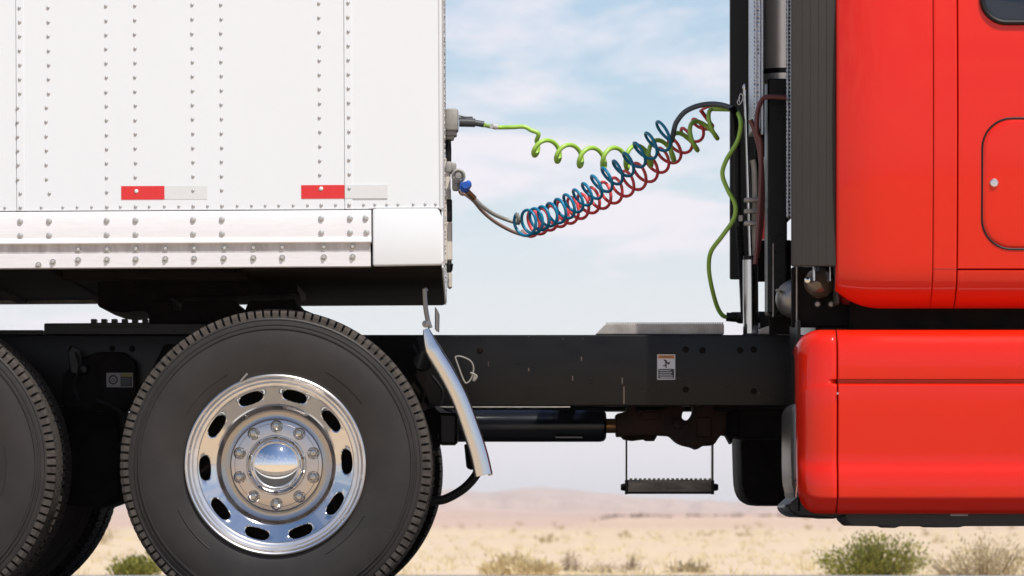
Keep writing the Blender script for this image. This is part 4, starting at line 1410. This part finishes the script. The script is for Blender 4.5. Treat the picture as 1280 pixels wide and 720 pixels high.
# green cable
g = empty('electric_cable', P(605, 155, YH)); tag(g, 'lime green coiled electric cable plugged into the grey trailer socket and drooping down the cab', 'cable')
def hpart(root, mb, name, mt, **kw):
    o = mb.build(name, mt, None, **kw); o.parent = root; o.matrix_parent_inverse = Matrix.Translation(-root.location); return o
ygr = 1.2
start = ppath([(604, 156, 1.05), (620, 159, ygr), (640, 159, ygr), (655, 158.5, ygr), (664, 163, ygr)], ygr, 8)
axis = [P(662, 180, ygr), P(680, 186, ygr), P(706, 192, ygr), P(735, 197, ygr), P(764, 198, ygr), P(795, 196, ygr), P(823, 190, ygr), P(851, 181, ygr), P(878, 165, ygr), P(899, 151, ygr)]
hx = helix(axis, 8.86, lambda u: L(11.6 + 6.0 * u ** 1.5, ygr), tilt=lambda u: .72 - .34 * u, phase=.9, n=28)
end = ppath([(914, 137, ygr), (920, 138, ygr - .12), (926, 153, ygr - .21), (922, 176, ygr - .21), (908, 200, ygr - .21), (903, 218, ygr - .21), (910, 238, ygr - .21), (919, 256, ygr - .21), (917, 274, ygr - .21), (902, 296, ygr - .21),
             (889, 314, ygr - .18), (886, 333, ygr - .14), (889, 356, ygr - .1), (896, 382, ygr - .04), (903, 394, ygr - .02), (911, 397, ygr)], ygr, 7)
m = MB(); pts = start[:-1] + smooth_path([start[-1], hx[0] if False else P(673, 167, ygr), hx[0]], 5)[1:] + hx[1:] + smooth_path([hx[-1], hx[-1].lerp(end[0], .5), end[0]], 4)[1:] + end[1:]
m.tube(pts, L(2.8, ygr), 10); hpart(g, m, 'coiled_cable', M['green_hose'], angle=80)
m = MB(); m.tube([P(574, 153, 1.05), P(594, 153.5, 1.05)], .0155, 14); m.tube([P(593, 153.5, 1.05), P(605, 155.5, 1.05)], .011, 12)
m.tube([P(573.5, 144.5, 1.05), P(582, 146.5, 1.05), P(591, 146.6, 1.05)], .0035, 6); m.pbox(573.5, 582, 146.5, 150, 1.04, 1.06, .001, 1)
hpart(g, m, 'plug', M['plug'])
m = MB(); m.tube([P(908, 396, ygr), P(925, 397.5, ygr)], .016, 12); m.tube([P(924, 397.5, ygr), P(950, 397, 1.1)], .02, 12); m.pbox(914, 926, 390, 391.2, ygr - .01, ygr + .01, .001, 1)
hpart(g, m, 'plug', M['blackrubber'])
m = MB(); m.tube([P(614.5, 157.6, 1.085), P(620.5, 158.8, 1.105)], L(3.4, 1.1), 10); hpart(g, m, 'cable_tie', M['label_white'])
# blue air line
b = empty('air_hose', P(580, 232, YH)); tag(b, 'blue coiled air hose hanging between trailer and cab in front of the red coil', 'air hose', 'coiled air hoses')
ybl = 1.1
def dens(k): return lambda u: u ** k
axis = [P(653, 280, ybl), P(668, 276, ybl), P(684, 270, ybl), P(704, 261, ybl), P(731, 244, ybl), P(758, 224, ybl), P(785, 205, ybl), P(800, 192, ybl), P(822, 175, ybl), P(838, 163, ybl)]
tilt = L(5, ybl)
hx = helix(axis, 15.3, lambda u: L(15.4 - 1.6 * math.sin(u * PI) + .6 * math.sin(u * 23) + (4.5 * max(u - .9, 0) / .1), ybl), tilt=lambda u: -.72 + .36 * min(u * 1.8, 1), phase=.3, n=26, ax_fn=lambda u: .6 * u + .4 * u ** 2)
m = MB(); m.tube(hx, L(2.0, ybl), 8); hpart(b, m, 'coil', M['blue_hose'], angle=80)
m = MB(); m.tube([hx[-1]] + ppath([(843, 160, ybl), (846, 152, ybl), (856, 140, ybl), (872, 132.5, ybl), (890, 130, ybl), (906, 132, 1.08), (917, 137, 1.05)], ybl, 7), L(3.4, ybl), 10); hpart(b, m, 'hose_end', M['grey_hose'], angle=80)
m = MB(); m.tube(ppath([(584, 240, 1.02), (592, 247, 1.04), (602, 257, 1.06), (616, 267, 1.1), (632, 274, 1.14), (648, 279, 1.14)], 1.1, 7) + [hx[0] * .5 + P(650, 280, ybl) * .5, hx[0]], L(2.6, 1.1), 10); hpart(b, m, 'hose_end', M['pale_hose'], angle=80)
m = MB(); m.tube([P(583, 238, 1.02), P(593, 248, 1.04)], L(3.6, 1.0), 10); hpart(b, m, 'brass_fitting', M['brass'])
m = MB()
m.lathe([(L(9.5), .03), (L(9.5), 0), (L(7.2), -.006), (L(7), .004), (L(4.5), .005), (L(4), -.004), (0, -.005)], (X(573, 1.0), 1.0, Z(219.5, 1.0)), 'y', 24)
m.pbox(565, 575, 212, 238, 1.02, 1.07, .008, 2)
hpart(b, m, 'hose_coupling', M['greybox'])
m = MB(); m.pprism([(574, 232), (576, 227), (582, 228), (584, 224.5), (588.5, 226), (590, 231), (587, 235), (585, 239), (578, 240), (575, 237)], .97, 1.03, .006, 2); m.lathe([(.012, -.014), (.015, 0), (.012, .012)], (X(582, .97), .968, Z(232, .97)), 'y', 10)
hpart(b, m, 'gladhand', M['blue_cast'])
# red air line
r = empty('air_hose', P(576, 240, YH + .1)); tag(r, 'red coiled air hose hanging between trailer and cab behind the blue coil', 'air hose', 'coiled air hoses')
yre = 1.30
axis = [P(660, 281, yre), P(684, 274, yre), P(705, 266, yre), P(728, 257, yre), P(745, 248, yre), P(770, 237, yre), P(795, 222, yre), P(814, 209, yre), P(832, 196, yre), P(856, 175, yre), P(870, 163, yre), P(882, 150, yre)]
hx = helix(axis, 16.2, lambda u: L(15.2 - 2.5 * max(u - .7, 0) / .3 + .6 * math.sin(u * 31), yre), tilt=lambda u: -.6 + .12 * u, phase=1.9, n=26, ax_fn=lambda u: .72 * u + .28 * u ** 2)
m = MB(); m.tube(hx, L(2.05, yre), 8); hpart(r, m, 'coil', M['red_hose'], angle=80)
m = MB(); m.tube([hx[-1], P(876, 138, yre), P(884, 133, 1.25), P(900, 131, 1.2), P(916, 136, 1.12)], L(2.6, yre), 8); hpart(r, m, 'hose_end', M['red_hose'], angle=80)
m = MB(); m.tube(ppath([(582, 243, 1.06), (592, 251, 1.08), (604, 265, 1.15), (620, 278, 1.2), (640, 289, 1.26), (655, 294, 1.3)], 1.2, 7), L(2.3, 1.2), 10); m.tube([P(653, 293, 1.3), hx[0]], L(2.4, yre), 8); hpart(r, m, 'hose_end', M['red_cast'], angle=80)
m = MB(); m.pprism([(572, 239), (577, 237), (583, 241), (582, 244), (576, 244)], 1.06, 1.1, .005, 2); hpart(r, m, 'gladhand', M['red_cast'])

# ================================================================== PLANTS
def bush(name, px, py_base, w_px, h_px, d, label, leafm, cat='shrub', nb=130, leaves=9, lsize=1.0, lean=.0, group=None, spiky=.5, stem_frac=.5):
    """d: metres from the camera"""
    sc_ = d / (SC * D)
    x = (px - 640) * sc_; y = d - D
    z = CAMZ + (650 - py_base) * sc_
    W = w_px * sc_ / 2; H = h_px * sc_
    root = empty(name, (x, y, z)); tag(root, label, cat, group)
    st = MB(); lf = MB()
    rnd = random.Random(int(px * 7 + d))
    for k in range(nb):
        a = rnd.uniform(0, 2 * PI); ph = rnd.random() ** .7
        rr_ = W * ph
        lump = .72 + .36 * mnoise.noise(Vector((math.cos(a) * ph * 2.2 + px, math.sin(a) * ph * 2.2, d))) + .1 * math.cos(a - .6) * ph + .14
        tip = Vector((rr_ * math.cos(a), rr_ * math.sin(a), H * lump * (1 - .55 * ph ** 2.5) * rnd.uniform(.7, 1.12)))
        base = Vector((tip.x * .12, tip.y * .12, -.05))
        midp = base.lerp(tip, .5) + Vector((tip.x * .14, tip.y * .14, -.02 * H))
        if rnd.random() < stem_frac: st.tube([base, midp, tip], .006 * H + .003, 3, r1=.0015, cap=False)
        dirv = (tip - midp).normalized()
        for q in range(leaves):
            t = rnd.uniform(.15, 1.08)
            p = (midp.lerp(tip, (t - .5) * 2) if t > .5 else base.lerp(midp, t * 2)) + Vector([rnd.gauss(0, .035 * H + .015) for _ in range(3)])
            if p.z < 0: p.z = abs(p.z)
            ln = lsize * rnd.uniform(.05, .11) * max(H, .3); wd = ln * .22
            dv = (dirv * spiky + Vector((rnd.gauss(0, 1), rnd.gauss(0, 1), rnd.gauss(.35, .8))) * (1 - spiky)).normalized()
            sv = dv.cross(Vector((rnd.gauss(0, 1), rnd.gauss(0, 1), rnd.gauss(0, 1)))).normalized()
            lf.add([p - sv * wd * .5, p + dv * ln * .5 - sv * wd, p + dv * ln, p + dv * ln * .5 + sv * wd], [(0, 1, 2, 3)])
    st.build('stem', M['twig'], root, recalc=False)
    lf.build('foliage', leafm, root, recalc=False, smooth=False)
    return root
bush('desert_shrub', 1090, 724, 142, 53, 31.5, 'olive green creosote bush standing in sand below the red cab', M['leaf'], nb=330, leaves=24, lsize=1.0, spiky=.74, stem_frac=.15)
bush('desert_shrub', 168, 724, 66, 28, 31.5, 'small yellow green bush in the gap between the two drive wheels', M['leaf'], nb=140, leaves=16, lsize=1.3, spiky=.75, stem_frac=.15)
bush('dry_shrub', 1228, 724, 150, 50, 33, 'dry straw coloured bush to the right of the olive green creosote bush', M['leaf_dry'], nb=230, leaves=16, lsize=1.0, spiky=.7, stem_frac=.25)
bush('dry_shrub', 712, 722, 30, 36, 40, 'thin brown dead bush with upright twigs below the chassis rail', M['leaf_brown'], nb=70, leaves=9)
bush('dry_shrub', 790, 721, 26, 30, 42, 'small brown dead bush under the left end of the hanging step', M['leaf_brown'], nb=50, leaves=8)
bush('dry_shrub', 755, 721, 90, 18, 40, 'low wide brown dead bush between the two upright ones', M['leaf_brown'], nb=110, leaves=9)
bush('grass_clump', 636, 722, 80, 25, 38, 'broad pale yellow grass clump to the right of the front drive wheel', M['grass'], 'grass', stem_frac=0.05, nb=220, leaves=9, spiky=.85, lsize=1.7)
bush('grass_clump', 668, 722, 64, 19, 36, 'lower pale yellow grass clump beside the broad one', M['grass'], 'grass', stem_frac=0.05, nb=150, leaves=9, spiky=.85, lsize=1.7)
bush('grass_clump', 862, 721, 60, 16, 39, 'low ochre grass clump below the hanging step', M['leaf_dry'], 'grass', nb=100, leaves=9, spiky=.8, lsize=1.6)
bush('dry_shrub', 921, 706, 16, 12, 60, 'tiny lone ochre bush on bare sand left of the creosote bush', M['leaf_dry'], nb=40, leaves=7)
# open ground cover of straw grass, thinning with distance
def grass_cover():
    m = MB(); rnd = random.Random(11)
    for k in range(2600):
        d = 30.5 + 150 * rnd.random() ** 2.2
        px = rnd.uniform(-60, 1340)
        dens_ = .5 + .5 * mnoise.noise(Vector((px * .008, d * .09, 1.3)))
        if rnd.random() > dens_ * 1.0: continue
        s = d / (SC * D); x = (px - 640) * s; y = d - D
        z = land(px, d)
        if d < 40: z = -.10 + (z + .10) * (d - 26) / 14
        hgt = rnd.uniform(.03, .09) * (1 + .5 * dens_)
        for q in range(7):
            a = rnd.uniform(0, 2 * PI); r_ = rnd.uniform(0, .10)
            bx, by = x + r_ * math.cos(a), y + r_ * math.sin(a)
            tip = Vector((bx + rnd.gauss(0, .06), by + rnd.gauss(0, .06), z + hgt * rnd.uniform(.5, 1)))
            w = .004 + d * .00008
            m.add([(bx - w, by, z - .03), (bx + w, by, z - .03), tip], [(0, 1, 2)])
    o = m.build('dry_grass', M['grass'], recalc=False, smooth=False)
    tag(o, 'thin straw coloured grass scattered over the sand beyond the road', 'grass', kind='stuff')
grass_cover()
def scrub_cover():
    m = MB(); rnd = random.Random(5)
    for k in range(220):
        d = 90 * (700 / 90) ** rnd.random()
        px = rnd.uniform(-60, 1340)
        if rnd.random() > .5 + .6 * mnoise.noise(Vector((px * .01, math.log(d) * 3, 4.3))): continue
        s = d / (SC * D); x = (px - 640) * s; y = d - D; z = land(px, d)
        R_ = rnd.uniform(.08, .2) * (1 + d / 600)
        for q in range(14):
            p = Vector((x, y, z)) + Vector((rnd.gauss(0, .5) * R_, rnd.gauss(0, .5) * R_, abs(rnd.gauss(0, .45)) * R_))
            dv = Vector((rnd.gauss(0, 1), rnd.gauss(0, .5), rnd.gauss(.5, .7))).normalized() * R_ * .5
            sv = dv.cross(Vector((0, 1, 0.2))).normalized() * R_ * .18
            m.add([p - sv, p + sv, p + dv], [(0, 1, 2)])
    # darker brush along the rim of the low bluff
    m.mi = 1
    for k in range(150):
        px = rnd.uniform(742, 1330)
        if rnd.random() > .62 + .5 * mnoise.noise(Vector((px * .05, 2.2, 0))): continue
        d = rnd.uniform(405, 424); s = d / (SC * D); x = (px - 640) * s; y = d - D; z = land(px, d) - .03
        R_ = rnd.uniform(.12, .34)
        for q in range(16):
            p = Vector((x, y, z)) + Vector((rnd.gauss(0, .9) * R_, rnd.gauss(0, .6) * R_, abs(rnd.gauss(0, .3)) * R_))
            dv = Vector((rnd.gauss(0, 1), rnd.gauss(0, .5), rnd.gauss(.3, .6))).normalized() * R_ * .6
            sv = dv.cross(Vector((0, 1, 0.2))).normalized() * R_ * .25
            m.add([p - sv, p + sv, p + dv], [(0, 1, 2)])
    o = m.build('desert_scrub', [M['leaf_dry'], M['leaf_rim']], recalc=False, smooth=False)
    tag(o, 'small scattered scrub dotting the desert plain far behind the truck', 'scrub', kind='stuff')
scrub_cover()

# ================================================================== HAZE
hz = MB(); hz.box(-9000, 9000, -4000, 9500, -30, 75)
HM = bpy.data.materials.new('haze_air'); HM.use_nodes = True
nt = HM.node_tree; nt.nodes.clear()
ho = nt.nodes.new('ShaderNodeOutputMaterial'); pv = nt.nodes.new('ShaderNodeVolumePrincipled')
pv.inputs['Color'].default_value = (.99, .965, .96, 1)
pv.inputs['Density'].default_value = .00012
pv.inputs['Anisotropy'].default_value = -0.3
nt.links.new(pv.outputs[0], ho.inputs['Volume'])
ho_ = hz.build('haze', HM, smooth=False)
tag(ho_, kind='stuff')
for a, b_ in EXTRA:
    b_.parent = a.parent; b_.matrix_parent_inverse = a.matrix_parent_inverse.copy()
    if 'kind' in a: b_['kind'] = a['kind']
